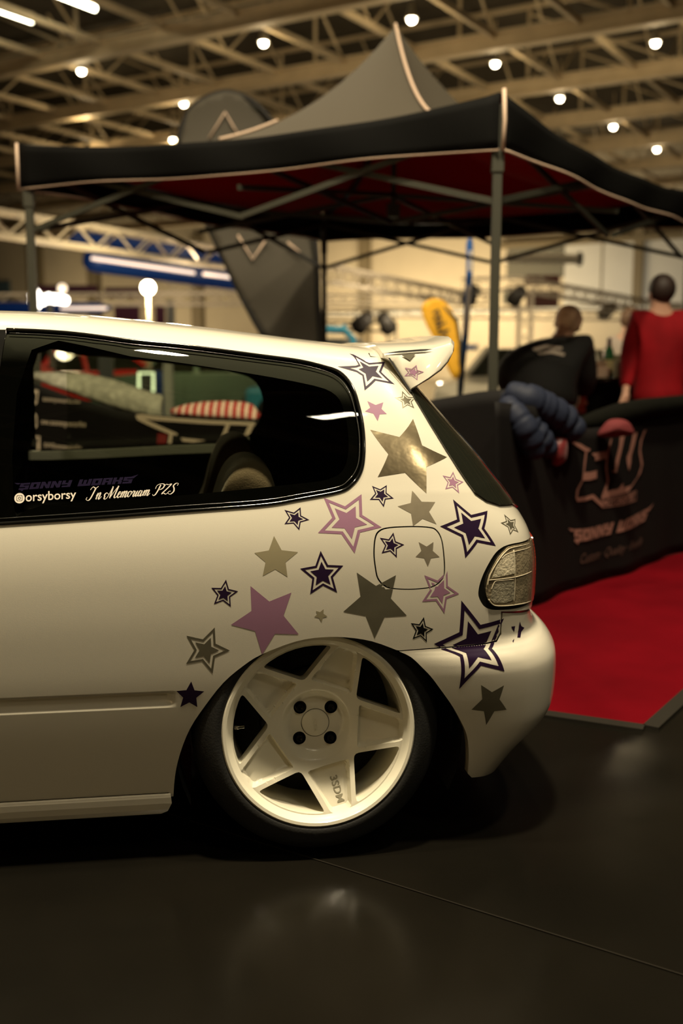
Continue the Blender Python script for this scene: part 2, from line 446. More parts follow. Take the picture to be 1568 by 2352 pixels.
# rear screen: one wraparound pane, gloss black surround
rg=np.vstack([g[1:],[(g[-1][0]+.03,g[-1][1]-.002),(g[-1][0]+.10,.777),(UE,.777),(UE,1.19),(g[0][0]+.012,1.19)]])
tint=mat('dark_tinted_glass',(.012,.013,.009),.03,0,.5,spec=.6,coatr=.01)
rw=surf_obj('rear_window',bodyS,rg,[],.02,tint,CAR,off=.005,thick=.006,both=True)
cx=rg.mean(0)
# fuel door
fc=fueluv.mean(0)
surf_obj('fuel_door_recess',bodyS,fc+(fueluv-fc)*1.05,[],.02,blackm,CAR,off=-.009)
surf_obj('fuel_door',bodyS,fc+(fueluv-fc)*.962,[],.012,paint,CAR,off=0.0,thick=.004)
# bumper
b_px=[(917,1496.5),(1006.5,1490),(1113,1480),(1143,1474),(1151.5,1457),(1154.5,1408),(1219,1400)]
bb=IM(b_px);bot=IM([(1216,1698),(1194,1728),(1173,1750),(1139,1771),(1083,1786)])
ba=IM([(1074,1777),(1075.5,1754),(1075,1711),(1066,1673),(1041,1626),(1011,1583),(977,1541),(943,1509)])
bump_out=np.vstack([bb,[(UE,bb[-1][1])],[(UE,max(bot[0][1],.06))],[(bot[0][0]+.05,bot[0][1])],bot,smooth(ba,3,False)])
surf_obj('rear_bumper',bumpS,bump_out,[],.014,paint,CAR,thick=.004,both=True)
# arch lip and inner liner
lip=[bodyS([a],[b])[0] for a,b in smooth(archuv,4,False)][::-1]
lip2=[bumpS([a],[b])[0] for a,b in smooth(ba,4,False)][::-1]
m=MB();
v,f=strip(lip[:]+lip2[::1],IV*.05) if False else strip(lip,IV*.03);m.add(v,f)
v,f=strip(lip2,IV*.03);m.add(v,f)
m.obj('arch_lip',paint,CAR,smooth=True)
for w0,w1 in ((.03,.40),(1.2,1.57)):
    m=MB()
    n=28;a0=[radians(-25+230*i/n) for i in range(n+1)]
    pts=[car(.012+.335*cos(a),w0,.27+.335*sin(a)) for a in a0]
    v,f=strip(pts,IV*(w1-w0));m.add(v,f)
    m.obj('wheel_arch_liner',blackm,CAR,smooth=True)
# sill skirt
def sillS(u,v):
    z=np.interp(v,[0,1],[.098,.160]);w=np.interp(v,[0,.12,.35,.6,.85,.95,1],[.060,.045,.036,.032,.031,.032,.036])
    return CO+np.outer(u,LV)+np.outer(w,IV)+np.outer(z,Z3)
so=[(-2.0,1),(-.36,1),(-.337,.97),(-.335,.6),(-.345,.25),(-.37,.04),(-.39,0),(-2.0,0)]
surf_obj('side_skirt',sillS,so,[],.03,paint,CAR,thick=.004,both=True,hb=.03)
m=MB();m.add(*strip([sillS([x],[1])[0]-.002*IV for x in (-2.,-1.2,-.34)],IV*.05));m.obj('skirt_seam',blackm,CAR)
# underbody
m=MB()
def cbox(m,s0,s1,w0,w1,z0,z1):
    P=[car(s,w,z) for s in(s0,s1) for w in(w0,w1) for z in(z0,z1)]
    m.add(P,[(0,1,3,2),(4,6,7,5),(0,4,5,1),(2,3,7,6),(0,2,6,4),(1,5,7,3)])
cbox(m,-2.0,-.40,.07,2*HW-.07,.13,.24);cbox(m,-.42,.36,.42,2*HW-.42,.2,.34);cbox(m,.34,.50,.12,2*HW-.12,.24,.42)
m.obj('underbody',blackm,CAR)
m=MB();cbox(m,-2.0,-1.98,.07,2*HW-.07,.13,1.1);m.obj('cabin_cap',blackm,CAR)  # unseen plate added to close the cut-off cabin against light
# ---------------- side glazing
gl=bpy.data.materials.new('tinted_side_glass');gl.use_nodes=True;nt=gl.node_tree;nt.nodes.clear()
out=nt.nodes.new('ShaderNodeOutputMaterial');mx=nt.nodes.new('ShaderNodeMixShader');tr=nt.nodes.new('ShaderNodeBsdfTransparent');gb=nt.nodes.new('ShaderNodeBsdfGlossy');fr=nt.nodes.new('ShaderNodeFresnel')
tr.inputs[0].default_value=(.66,.68,.58,1);gb.inputs['Roughness'].default_value=.01;fr.inputs[0].default_value=1.35
nt.links.new(fr.outputs[0],mx.inputs[0]);nt.links.new(tr.outputs[0],mx.inputs[1]);nt.links.new(gb.outputs[0],mx.inputs[2]);nt.links.new(mx.outputs[0],out.inputs[0])
qw=np.vstack([smooth(winuv,3,False)])
QW=surf_obj('quarter_window',bodyS,qw,[],.03,gl,CAR,off=-.002)
QW2=mesh_obj('quarter_window',mirror(np.array([v.co for v in QW.data.vertices])),[tuple(p.vertices) for p in QW.data.polygons],gl,CAR)
frit_in=IB([(72,800),(300,815),(560,852),(720,882),(772,905),(790,940),(800,990),(800,1040),(790,1075),(765,1095),(700,1108),(400,1138),(100,1158),(30,1160)])
surf_obj('window_border',bodyS,qw,[smooth(frit_in,3)],.03,blackm,CAR,off=-.006)
w_edge=[bodyS([a],[b])[0] for a,b in smooth(winuv,4,False)]
m=MB();m.tube(w_edge,.0042,8);m.obj('window_seal',blackp,CAR,smooth=True)
inn=IB([(22,765),(153,772),(306,791),(421,802),(600,825),(685,837),(748,853),(778,869),(800,897),(813,935),(824,990),(825,1046),(818,1078),(801,1102),(774,1119),(689,1135),(600,1149),(400,1163),(230,1176),(0,1191)])
m=MB();m.tube([bodyS([a],[b])[0]-IV*.0005 for a,b in smooth(inn,4,False)],.0012,6);m.obj('seal_bead',mat('satin_black_edge',(.05,.05,.045),.2,0,.8),CAR,smooth=True)
# front door glazing and pillar
dg=np.vstack([[(q_top[0]-.03,q_top[1]+.004),(q_bot[0]-.03,q_bot[1])],[(-1.0,.803),(-1.4,.80)],win_l,[(-1.2,1.178),(-.95,1.182)]])
surf_obj('door_window',bodyS,dg,[],.04,tint,CAR,off=-.003)
mirS=lambda u,v:mirror(bodyS(u,v))
fq=[(-.83,.802),(-.80,1.165)]
surf_obj('door_window',mirS,np.vstack([[fq[1],fq[0]],[(-1.0,.803),(-1.4,.80)],win_l,[(-1.2,1.178),(-.95,1.182)]]),[],.04,tint,CAR)
pil=np.array([(q_top[0],q_top[1]+.002),(q_bot[0],q_bot[1]-.001),(q_bot[0]-.032,q_bot[1]-.001),(q_top[0]-.032,q_top[1]+.004)])
surf_obj('door_pillar',bodyS,pil,[],.03,blackp,CAR,off=-.001)
m=MB();m.tube([bodyS([a],[b])[0] for a,b in (pil[0],(pil[0]+pil[1])/2,pil[1])],.0016,6);m.obj('pillar_trim_line',steel,CAR,smooth=True)
# ---------------- interior trim
def innerS(u,v):
    u=np.asarray(u,float);v=np.asarray(v,float)
    X=bodyS(u,v);w=(X-CO)@IV;z=X[:,2]
    return X+np.outer(.045*(1-np.clip((v-1.19)/.075,0,1)),IV)-np.outer(.02*np.clip((v-1.0)/.2,0,1),Z3)
def farS(u,v): return mirror(innerS(u,v))
class InvF(Inv):
    def __init__(s):
        s.S=farS;U,V=np.meshgrid(np.linspace(-1.2,.3,150),np.linspace(.5,1.2,150));s.U=U.ravel();s.V=V.ravel();s.Q=proj(farS(s.U,s.V));s.ok=np.ones(len(s.U),bool);s.ur=(-1.2,.3);s.vr=(.5,1.2)
IF=InvF()
fo=IF([(88,812),(200,818),(330,829),(450,843),(540,857),(580,872),(599,900),(603,935),(592,972),(570,1000),(538,1013),(400,1019),(250,1027),(120,1032),(66,1032),(70,960)])
P,T=region(np.array([(-2.0,.60),(S0+.30,.60),(S0+.30,1.2),(-2.0,1.2)]),[smooth(fo,3)],.05,.03)
X,T,N=lift(innerS,P,T)
us=np.arange(-2.0,S0+.31,.03);n=len(us);VV=[1.2]+V1[1:]
m=MB()
m.add(mirror(X),[tuple(map(int,t)) for t in T])
P2,T2=region(np.array([(-2.0,.60),(S0+.30,.60),(S0+.30,1.2),(-2.0,1.2)]),[smooth(qw,1)[::2]],.05,.03);X2,T2,_=lift(innerS,P2,T2)
m.add(X2,[tuple(map(int,t)) for t in T2])
R=np.vstack([innerS(us,np.full(n,v))-.012*Z3 for v in VV]);Q=[(j*n+i,j*n+i+1,(j+1)*n+i+1,(j+1)*n+i) for j in range(len(VV)-1) for i in range(n-1)]
m.add(R,Q);m.add(mirror(R),Q)
m.obj('interior_lining',dtrim,CAR,smooth=True)
m=MB()
la=[farS([a],[b])[0] for a,b in smooth(IF([(66,1036),(120,1036),(250,1031),(400,1023),(538,1017),(572,1003)]),3,False)]
v,f=strip([p-IV*.012 for p in la],-.030*Z3);m.add(v,f);v,f=strip([p-IV*.012 for p in la],IV*.04);m.add(v,f)
m.obj('window_ledge',gtrim,CAR,smooth=False)
m=MB();cbox(m,-1.9,.42,.05,2*HW-.05,.585,.61);cbox(m,.22,.30,.14,2*HW-.14,.61,.76);m.obj('boot_floor',dtrim,CAR)
# rear seats
seatm=mat('brown_seat_fabric',(.26,.19,.13),.85,sheen=.3,bump=.3,bscale=250)
for w0,w1 in ((.20,.62),(.98,1.40)):
    bm=bmesh.new()
    pr=[(-.62,.42),(-.60,.52),(-.28,.52),(-.22,.80),(-.185,.885),(-.135,.905),(-.085,.885),(-.055,.80),(-.10,.45),(-.20,.40)]
    rings=[]
    for w,k in ((w0,.90),(w0+.03,1.0),((w0+w1)/2,1.02),(w1-.03,1.0),(w1,.90)):
        cs=np.mean(pr,0);rings.append([bm.verts.new(car(cs[0]+(s-cs[0])*k,w,cs[1]+(z-cs[1])*k)) for s,z in pr])
    n=len(pr)
    for i in range(4):
        for j in range(n): bm.faces.new((rings[i][j],rings[i][(j+1)%n],rings[i+1][(j+1)%n],rings[i+1][j]))
    bm.faces.new(rings[0]);bm.faces.new(rings[-1][::-1]);bmesh.ops.recalc_face_normals(bm,faces=bm.faces)
    me=bpy.data.meshes.new('rear_seat');bm.to_mesh(me);bm.free();me.materials.append(seatm);me.shade_smooth()
    o=bpy.data.objects.new('rear_seat',me);COL.objects.link(o);o.parent=CAR;o.matrix_parent_inverse=wm(CAR).inverted()
    md=o.modifiers.new('s','SUBSURF');md.levels=md.render_levels=2
# ---------------- tail light
lens_px=[(1217,1241),(1178,1252),(1159,1263),(1139,1287),(1122,1321),(1115,1353),(1118,1374),(1128,1388),(1143,1393),(1178,1390),(1220,1380)]
lu=IB(lens_px);lensuv=np.vstack([smooth(lu,3,False),[(lu[-1][0]+.02,lu[-1][1]),(lu[-1][0]+.06,lu[-1][1]),(lu[0][0]+.06,lu[0][1]-.004),(lu[0][0]+.03,lu[0][1])]])
uR=max(lu[-1][0]+.06,lu[0][0]+.06)
TL=surf_obj('tail_light',bodyS,sealuv,[],.02,blackp,CAR,off=-.002,thick=.012)
def tl(name,S,px,closeuv,m,off,h=.01,label=None,thick=.003):
    uvp=IB(px);poly=np.vstack([uvp]+([closeuv(uvp)] if closeuv else []))
    o=surf_obj(name,S,poly,[],h,m,TL,off=off,thick=thick)
    if label:o['label']=label
    return o
def lensmat(name,col,rough=.12,em=0):
    m=mat(name,col,rough,.15,.9,var=.30,vscale=30,bump=.25,bscale=160);return m
smoke=lensmat('smoked_clear_lens',(.30,.25,.16));clear=lensmat('clear_lens_optics',(.80,.72,.52),.1);redl=lensmat('red_lens',(.42,.03,.015))
grey2=lensmat('grey_lens_reflector',(.36,.33,.24))
surf_obj('lens',bodyS,lensuv,[],.012,smoke,TL,off=.003,thick=.004)
tl('indicator_optic',bodyS,[(1178,1266),(1180,1316),(1128,1327),(1136,1303),(1150,1283),(1163,1272)],None,clear,.0045,.006,'sparkling clear facets')
tl('reflector',bodyS,[(1177,1334),(1178,1376),(1160,1383),(1133,1384),(1124,1376),(1126,1353),(1131,1337),(1140,1334)],None,grey2,.0045,.008)
ridge=mat('lens_ridge',(.62,.55,.40),.12,0,.9)
m=MB()
for px in ([(1120,1332),(1150,1329),(1180,1325),(1205,1318),(1219,1311)],[(1178,1262),(1180,1300),(1181,1345),(1178,1385)],[(1150,1283),(1163,1272),(1190,1264),(1218,1254)],[(1127,1354),(1133,1338),(1142,1333),(1178,1330)],[(1121,1376),(1131,1388),(1150,1391),(1190,1387),(1219,1378)],[(1118,1345),(1124,1320),(1141,1290),(1160,1266),(1180,1256),(1216,1246)]):
    q=smooth(IB(px),4,False);m.tube([bodyS([a],[b])[0]-IV*.0045+LV*.0 for a,b in q],.0013,6)
m.obj('lens_ridge',ridge,TL,smooth=True)
# red rear-facing half of the light, wraps round the corner
ur=lu[4][0]*0+.632
rr=np.array([(ur,lu[0][1]-.004),(ur+.20,lu[0][1]),(ur+.20,lu[-1][1]+.006),(ur,lu[-1][1]+.004)])
surf_obj('red_lens',bodyS,rr,[],.012,redl,TL,off=.0045,thick=.004)
# ---------------- spoiler (end plates lean inward at the top like the pillar)
ZB0=onw((941,898),.192)[1];LEAN=.42
def wof(z,base=.192): return base+LEAN*max(0,z-ZB0)
def plate(px,base=.192):
    w=base
    for _ in range(6): s,z=onw(px,w);w=wof(z,base)
    return s,w,z
prof_px=[(880,822),(878,811),(915,808),(955,804),(994,799),(1022,791),(1036,786),(1043,794),(1042,808),(1030,831),(1013,851),(984,872),(957,889),(941,898),(920,866),(896,830)]
prof=[plate(p) for p in prof_px];cs=np.mean(np.array(prof),0)
m=MB();rings=[]
stations=[(-.004,.90,0),(-.002,.96,0),(.003,.99,.0),(.012,1.0,.003),(.045,1.0,.012),(.11,1.0,.021),(.28,1.0,.028),(HW,1.0,.032)]
smin=min(p[0] for p in prof);smax=max(p[0] for p in prof)
def ringat(dw,k,l,far):
    ring=[]
    for i,(s,w0,z) in enumerate(prof):
        s2=cs[0]+(s-cs[0])*k;z2=cs[2]+(z-cs[2])*k
        if 1<=i<=8: z2+=l*(1-.25*(s-smin)/(smax-smin))
        s2+=.03*l/.033*(1 if 3<=i<=11 else 0)
        w=HW if dw==HW else w0+dw
        ring.append(car(s2,2*HW-w if far else w,z2))
    return ring
rings=[ringat(*t,False) for t in stations]+[ringat(*t,True) for t in stations[-2::-1]]
V=[p for r in rings for p in r];n=len(prof);f=[]
for i in range(len(rings)-1):
    for j in range(n): f.append((i*n+j,(i+1)*n+j,(i+1)*n+(j+1)%n,i*n+(j+1)%n))
f.append(tuple(range(n)));f.append(tuple(range(len(rings)*n-1,(len(rings)-1)*n-1,-1)))
m.add(V,f);SP=m.obj('roof_spoiler',paint,CAR,auto=50)
def onplate(px,off): 
    s,w,z=plate(px);return car(s,w-off,z)
m=MB();m.add([onplate(p,.0065) for p in [(876,812),(915,806),(965,802),(994,801.5),(975,806),(925,810)]],[(0,1,2,3,4,5)]);m.obj('gap',blackm,SP)
m=MB();m.add([onplate(p,.007) for p in [(890,822),(894,822),(944,899),(938,899)]],[(0,1,2,3)]);m.obj('gap',blackm,SP)
m=MB();m.tube([bodyS([x],[y])[0] for x,y in IB([(847,812),(850,819),(892,825)])],.0018,6);m.obj('roof_seam',blackm,CAR)
# ================================================================== STARS
SEAMY=lambda x:np.interp(x,[900,1006,1113,1139,1150],[1495,1487,1477,1470,1420])
def star_poly(t,k=1.0,rho=.475):
    t=np.asarray(t,float);c=t.mean(0);P=[]
    for i in range(5):
        a=t[i]-c;b=t[(i+1)%5]-c
        P+= [c+a*k,c+(a+b)/2*(rho/cos(radians(36)))*k]
    return np.array(P)
IW=None
def star(tips,kind,m,S=bodyS,inv=None,parent=None,label=None,off=.00035,clip=None,h=.012,rho=.475):
    inv=inv or IB;t=inv(tips);P=star_poly(t,rho=rho)
    par=parent or CAR
    mb=MB()
    def put(o,hs):
        p,T=region(o,hs,h,.012);X,T,N=lift(S,p,T,off);
        if clip is not None:
            q=proj(X)[T].mean(1);T=T[clip(q)]
        mb.add(X,[tuple(map(int,a)) for a in T])
    if kind=='solid': put(P,[])
    else:
        put(P,[star_poly(t,.79,rho)]);put(star_poly(t,.55,rho),[])
    o=mb.obj('star_decal',m,par,smooth=True)
    if label:o['label']=label
    return o
O='outline';D=purple
star([(802,812),(884,831),(906,883),(837,897),(775,842)],O,D,label='dark purple outlined star at the roof corner')
star([(843,921),(880,924),(888,951),(867,967),(838,945)],'solid',lilac,label='small lilac star')
star([(923,898),(953,913),(951,938),(924,938),(906,913)],O,greyv,label='small silver outlined star at the rear window edge',clip=lambda q:q[:,0]<np.interp(q[:,1],[890,918,940],[938,950,966]))
star([(948,962),(1026,1050),(979,1133),(867,1096),(850,987)],'solid',chrome,label='large mirror chrome star')
star([(1040,1083),(1064,1107),(1054,1133),(1022,1124),(1016,1092)],O,lilac,label='small lilac outlined star')
star([(888,1114),(904,1145),(881,1165),(849,1148),(854,1116)],O,D,label='small dark purple outlined star')
star([(743,1143),(830,1135),(876,1211),(814,1271),(730,1224)],O,lilac,label='large lilac outlined star under the side window')
star([(690,1165),(710,1194),(687,1218),(653,1204),(653,1171)],O,D)
star([(946,1127),(999,1153),(1002,1204),(948,1208),(913,1163)],'solid',chrome2,label='silver star above the fuel door')
star([(903,1223),(928,1251),(911,1281),(876,1271),(872,1235)],O,D,label='dark purple outlined star on the fuel door')
star([(961,1245),(995,1245),(1009,1279),(982,1301),(954,1279)],'solid',chrome2,label='silver star on the fuel door')
star([(736,1265),(788,1299),(774,1361),(712,1365),(689,1306)],O,D)
fp=smooth(np.array(fuel_px,float),3)
ongap=lambda q:~((np.abs(bdist(q,fp))<2.2))
star([(819,1315),(909,1321),(934,1414),(860,1466),(788,1405)],'solid',greyv,label='large smoky silver star under the fuel door',clip=ongap,h=.006)
star([(974,1321),(1027,1311),(1054,1364),(1020,1409),(969,1382)],O,lilac,clip=ongap,h=.006)
star([(973,1417),(995,1445),(980,1475),(947,1468),(943,1431)],O,nut,label='small dark silver outlined star')
star([(743,1399),(752,1416),(738,1429),(721,1417),(725,1403)],'solid',pale,label='tiny pale gold star')
star([(629,1231),(684,1268),(660,1325),(603,1323),(584,1270)],'solid',pale,label='pale gold star')
star([(575,1346),(669,1361),(686,1457),(602,1503),(530,1435)],'solid',lilac,label='large lilac star over the wheel arch')
star([(519,1331),(547,1358),(530,1394),(491,1388),(485,1350)],O,D)
star([(493,1441),(528,1494),(488,1547),(427,1525),(428,1460)],O,greyv,label='worn silver outlined star ahead of the wheel')
star([(439,1565),(469,1588),(453,1624),(414,1624),(405,1587)],'solid',D,label='small solid dark purple star')
star([(1040,1147),(1119,1173),(1138,1254),(1068,1282),(1010,1209)],O,D)
star([(1157,1181),(1183,1192),(1190,1223),(1171,1229),(1149,1201)],O,greyv)
big=[(1059,1379),(1157,1420),(1158,1542),(1054,1583),(996,1479)]
star(big,O,D,clip=lambda q:q[:,1]<SEAMY(q[:,0])-1,h=.006,label='upper part of the largest dark purple star')
star(big,O,D,S=bumpS,inv=IM,clip=lambda q:q[:,1]>SEAMY(q[:,0])+3,h=.006,label='lower part of the largest dark purple star, on the bumper')
star([(1104,1573),(1157,1574),(1163,1630),(1116,1665),(1082,1630)],'solid',greyv,S=bumpS,inv=IM,label='grey chrome star on the bumper')
mb=MB()
for px in ([(1173,1439),(1182,1438),(1180,1451)],[(1193,1427),(1196,1438),(1203,1442),(1196,1451),(1194,1464),(1187,1464),(1190,1445)],[(1176,1472),(1180,1467),(1178,1476)]):
    p,T=region(IM(px),[],.01,.01);X,T,N=lift(bumpS,p,T,.001);mb.add(X,[tuple(map(int,a)) for a in T])
mb.obj('star_decal',D,CAR)['label']='torn remains of a dark star below the tail light'
# spoiler decals lie on the flat end plate
def flatstar(tips,kind,m,w,label):
    t=np.array(tips,float);mb=MB()
    for o,hs in ([(star_poly(t),[star_poly(t,.79)]),(star_poly(t,.55),[])] if kind==O else [(np.array(t),[])]):
        p,T=region(o,hs,6,6);mb.add([onplate(q,.0062) for q in p],[tuple(map(int,q)) for q in T])
    mb.obj('star_decal',m,SP)['label']=label
flatstar([(955,838),(972,854),(957,874),(927,864),(928,844)],O,lilac,.1865,'small lilac outlined star')
flatstar([(921,816),(954,811),(940,828)],'x',greyv,.1865,'tip of a silver star')
# ================================================================== LETTERING
def text2d(s,shear=0.,offset=0.,space=1.):
    cu=bpy.data.curves.new('t','FONT');cu.body=s;cu.shear=shear;cu.offset=offset;cu.space_character=space;cu.resolution_u=3
    o=bpy.data.objects.new('t',cu);COL.objects.link(o);bpy.context.view_layer.update()
    me=bpy.data.meshes.new_from_object(o.evaluated_get(bpy.context.evaluated_depsgraph_get()))
    bm=bmesh.new();bm.from_mesh(me);bmesh.ops.triangulate(bm,faces=bm.faces);bm.verts.ensure_lookup_table()
    V=np.array([(v.co.x,v.co.y) for v in bm.verts]);T=[tuple(v.index for v in f.verts) for f in bm.faces];bm.free()
    bpy.data.objects.remove(o);bpy.data.curves.remove(cu);bpy.data.meshes.remove(me)
    return V,T
def stroke2d(lines,w):
    V=[];T=[]
    for L in lines:
        L,ww=(L if isinstance(L,tuple) else (L,w))
        P=np.asarray(L,float);n=len(P);k=len(V)
        for i in range(n):
            t=P[min(i+1,n-1)]-P[max(i-1,0)];t/=np.linalg.norm(t)+1e-9;q=np.array([-t[1],t[0]])
            wi=ww[i] if isinstance(ww,(list,np.ndarray)) else ww
            V+= [P[i]+q*wi/2,P[i]-q*wi/2]
        for i in range(n-1): T.append((k+2*i,k+2*i+1,k+2*i+3,k+2*i+2))
    return np.array(V),T
def norm2d(V,box=None):
    lo,hi=(V.min(0),V.max(0)) if box is None else box
    return (V-lo)/(hi-lo)
def bil(c,V):
    "corners bl,br,tl,tr"
    bl,br,tl,tr=[np.asarray(x,float) for x in c];x=V[:,:1];y=V[:,1:]
    return bl*(1-x)*(1-y)+br*x*(1-y)+tl*(1-x)*y+tr*x*y
def glassdecal(name,V,T,px,m,label,off=.0012,box=None):
    c=IB(px);uv=bil(c,norm2d(V,box));P=bodyS(uv[:,0],uv[:,1])
    N=np.cross(bodyS(uv[:,0]+1e-4,uv[:,1])-P,bodyS(uv[:,0],uv[:,1]+1e-4)-P);N/=np.linalg.norm(N,axis=1)[:,None]
    o=mesh_obj(name,P+N*off,T,m,QW,False);o['label']=label
V,T=text2d('orsyborsy',offset=.012)
glassdecal('window_lettering',V,T,[(59,1159),(175,1151),(59,1131),(175,1125)],whitev,'white handle lettering')
# round badge with camera icon
def disc(r,n=28,c=(0,0)): return np.array([(c[0]+r*cos(2*pi*i/n),c[1]+r*sin(2*pi*i/n)) for i in range(n)])
def rsq(r,k=.35,n=6):
    P=[]
    for qx,qy,a0 in ((1,1,0),(-1,1,90),(-1,-1,180),(1,-1,270)):
        for i in range(n+1):
            a=radians(a0+90*i/n);P.append((qx*r*(1-k)+r*k*cos(a),qy*r*(1-k)+r*k*sin(a)))
    return np.array(P)
def multi(rs):
    V=[];T=[]
    for o,h in rs:
        p,t=region(o,h,.5,.5);k=len(V);V+=list(p);T+=[tuple(int(i)+k for i in q) for q in t]
    return np.array(V),T
V,T=multi([(disc(1),[rsq(.56)]),(rsq(.46),[disc(.27,16)]),(disc(.16,14),[])])
glassdecal('camera_badge',V,T,[(33,1157),(57,1156),(33,1133),(57,1132)],whitev,'round white badge with a camera icon')
# script lettering, hand-drawn strokes (x to the right, y up, baseline 0, x-height 1)
def cr(p,k=5): return smooth(np.array(p,float),k,False)
def sc_i(x): return [cr([(x,.35),(x+.22,.95),(x+.12,.15),(x+.25,0),(x+.5,.35)])]
def sc_n(x): return [cr([(x,.5),(x+.2,.98),(x+.1,0)]),cr([(x+.1,.1),(x+.45,.95),(x+.62,.85),(x+.5,.1),(x+.65,0),(x+.9,.4)])]
def sc_m(x): return [cr([(x,.5),(x+.2,.98),(x+.1,0)]),cr([(x+.1,.1),(x+.42,.95),(x+.56,.85),(x+.42,0)]),cr([(x+.42,.1),(x+.75,.95),(x+.92,.85),(x+.8,.1),(x+.95,0),(x+1.2,.4)])]
def sc_e(x): return [cr([(x,.35),(x+.35,.6),(x+.45,.9),(x+.25,.95),(x+.1,.5),(x+.15,.08),(x+.35,0),(x+.65,.4)])]
def sc_o(x): return [cr([(x+.35,.95),(x+.1,.75),(x+.08,.2),(x+.28,0),(x+.5,.3),(x+.5,.8),(x+.35,.95),(x+.7,.75)])]
def sc_r(x): return [cr([(x,.4),(x+.2,.98),(x+.25,.85),(x+.48,.88),(x+.35,.15),(x+.5,0),(x+.7,.4)])]
def sc_a(x): return [cr([(x+.5,.85),(x+.25,.95),(x+.06,.5),(x+.1,.05),(x+.3,.1),(x+.55,.95),(x+.45,.1),(x+.6,0),(x+.85,.4)])]
def cap_I(x): return [cr([(x+.1,1.5),(x+.4,1.95),(x+.9,1.75),(x+1.3,2.0)]),cr([(x+.95,1.8),(x+.75,1.0),(x+.5,.2),(x+.2,-.1),(x-.2,.1),(x-.1,.4)])]
def cap_M(x): return [cr([(x-.1,.35),(x-.1,.0),(x+.2,-.05),(x+.5,.5),(x+.85,1.9)]),cr([(x+.85,1.9),(x+.85,.9),(x+.8,.0)]),cr([(x+.8,.0),(x+1.3,1.1),(x+1.75,1.95)]),cr([(x+1.75,1.95),(x+1.6,.9),(x+1.5,.2),(x+1.7,0),(x+1.95,.3)]),cr([(x+.5,.6),(x+.1,.9),(x-.2,.6),(x-.05,.3)])]
def cap_P(x): return [cr([(x+.6,1.8),(x+.45,.9),(x+.2,.1),(x-.1,-.1),(x-.3,.15)]),cr([(x-.1,1.1),(x+.0,1.7),(x+.6,2.0),(x+1.2,1.8),(x+1.15,1.2),(x+.7,.9),(x+.45,1.05)])]
def cap_Z(x): return [cr([(x+.1,1.5),(x+.3,1.85),(x+.7,1.75),(x+1.15,1.9),(x+.8,1.2),(x+.05,.15),(x+.4,.2),(x+.75,0),(x+1.05,.3)])]
def cap_S(x): return [cr([(x+1.15,1.5),(x+1.2,1.9),(x+.8,1.95),(x+.5,1.5),(x+.75,1.0),(x+.85,.4),(x+.45,-.05),(x+.0,.15),(x+.05,.5),(x+.35,.5)])]
L=cap_I(0)+sc_n(1.35)+cap_M(2.9)+sc_e(4.85)+sc_m(5.4)+sc_o(6.55)+sc_r(7.2)+sc_i(7.85)+sc_a(8.3)+sc_m(9.1)+cap_P(11.1)+cap_Z(12.3)+cap_S(13.4)
L=[q*[1,1]+np.outer(q[:,1],[.30,0]) for q in L]
LL=[]
for q in L:
    d=np.gradient(q,axis=0);w=.09+.13*np.clip(-d[:,1]/(np.hypot(*d.T)+1e-9),0,1);LL.append((q,list(w)))
V,T=stroke2d(LL,.1)
glassdecal('script_lettering',V,T,[(197,1151),(410,1135),(197,1118),(410,1109)],whitev,'white script lettering')
def blocky(s):
    "angular racing-style capitals as polygons on a 1 x 1 cell, slanted"
    G={'S':[[(0,1),(1,1),(1,.74),(.38,.74),(.38,.62),(1,.62),(1,0),(0,0),(0,.26),(.62,.26),(.62,.40),(0,.40)]],
       'O':[[(0,0),(1,0),(1,1),(0,1)]],'N':[[(0,0),(.33,0),(.33,.55),(.66,0),(1,0),(1,1),(.67,1),(.67,.5),(.34,1),(0,1)]],
       'Y':[[(0,1),(.34,1),(.34,.62),(.64,.62),(.64,1),(1,1),(1,0),(.1,0),(.1,.24),(.64,.24),(.64,.40),(0,.40)]],
       'W':[[(0,1),(.27,1),(.27,.3),(.38,.3),(.38,.9),(.62,.9),(.62,.3),(.73,.3),(.73,1),(1,1),(1,0),(0,0)]],
       'R':[[(0,0),(.34,0),(.34,.34),(.62,.34),(.62,0),(1,0),(1,1),(0,1)]],
       'K':[[(0,0),(.34,0),(.34,.38),(.62,.38),(.62,0),(1,0),(1,.42),(.88,.5),(1,.58),(1,1),(.62,1),(.62,.62),(.34,.62),(.34,1),(0,1)]]}
    Hh={'O':[(.36,.28),(.64,.28),(.64,.72),(.36,.72)],'R':[(.34,.56),(.64,.56),(.64,.76),(.34,.76)]}
    rs=[];x=0
    for i,ch in enumerate(s):
        if ch==' ':x+=.55;continue
        w=.82 if ch!='W' else 1.1
        g=np.array(G[ch][0],float)
        hs=[np.array(Hh[ch],float)] if ch in Hh else []
        tr_=lambda a:np.stack([x+a[:,0]*w+a[:,1]*.22,a[:,1]],1)
        rs.append((tr_(g),[tr_(q) for q in hs]));x+=w+.09
    rs.append((np.array([(.05,.85),(.22,1.0),(-.35,1.12),(-.12,.86)]),[]))
    rs.append((np.array([(x-.1,1.0),(x+.55,1.28),(x+.1,.72)]),[]))
    rs.append((np.array([(.1,.0),(.45,.0),(.3,-.25),(.22,-.1)]),[]))
    return multi(rs)
V,T=blocky('SONNY WORKS')
glassdecal('block_lettering',V,T,[(33,1130),(318,1113),(33,1107),(318,1090)],indigo,'dark indigo block lettering')
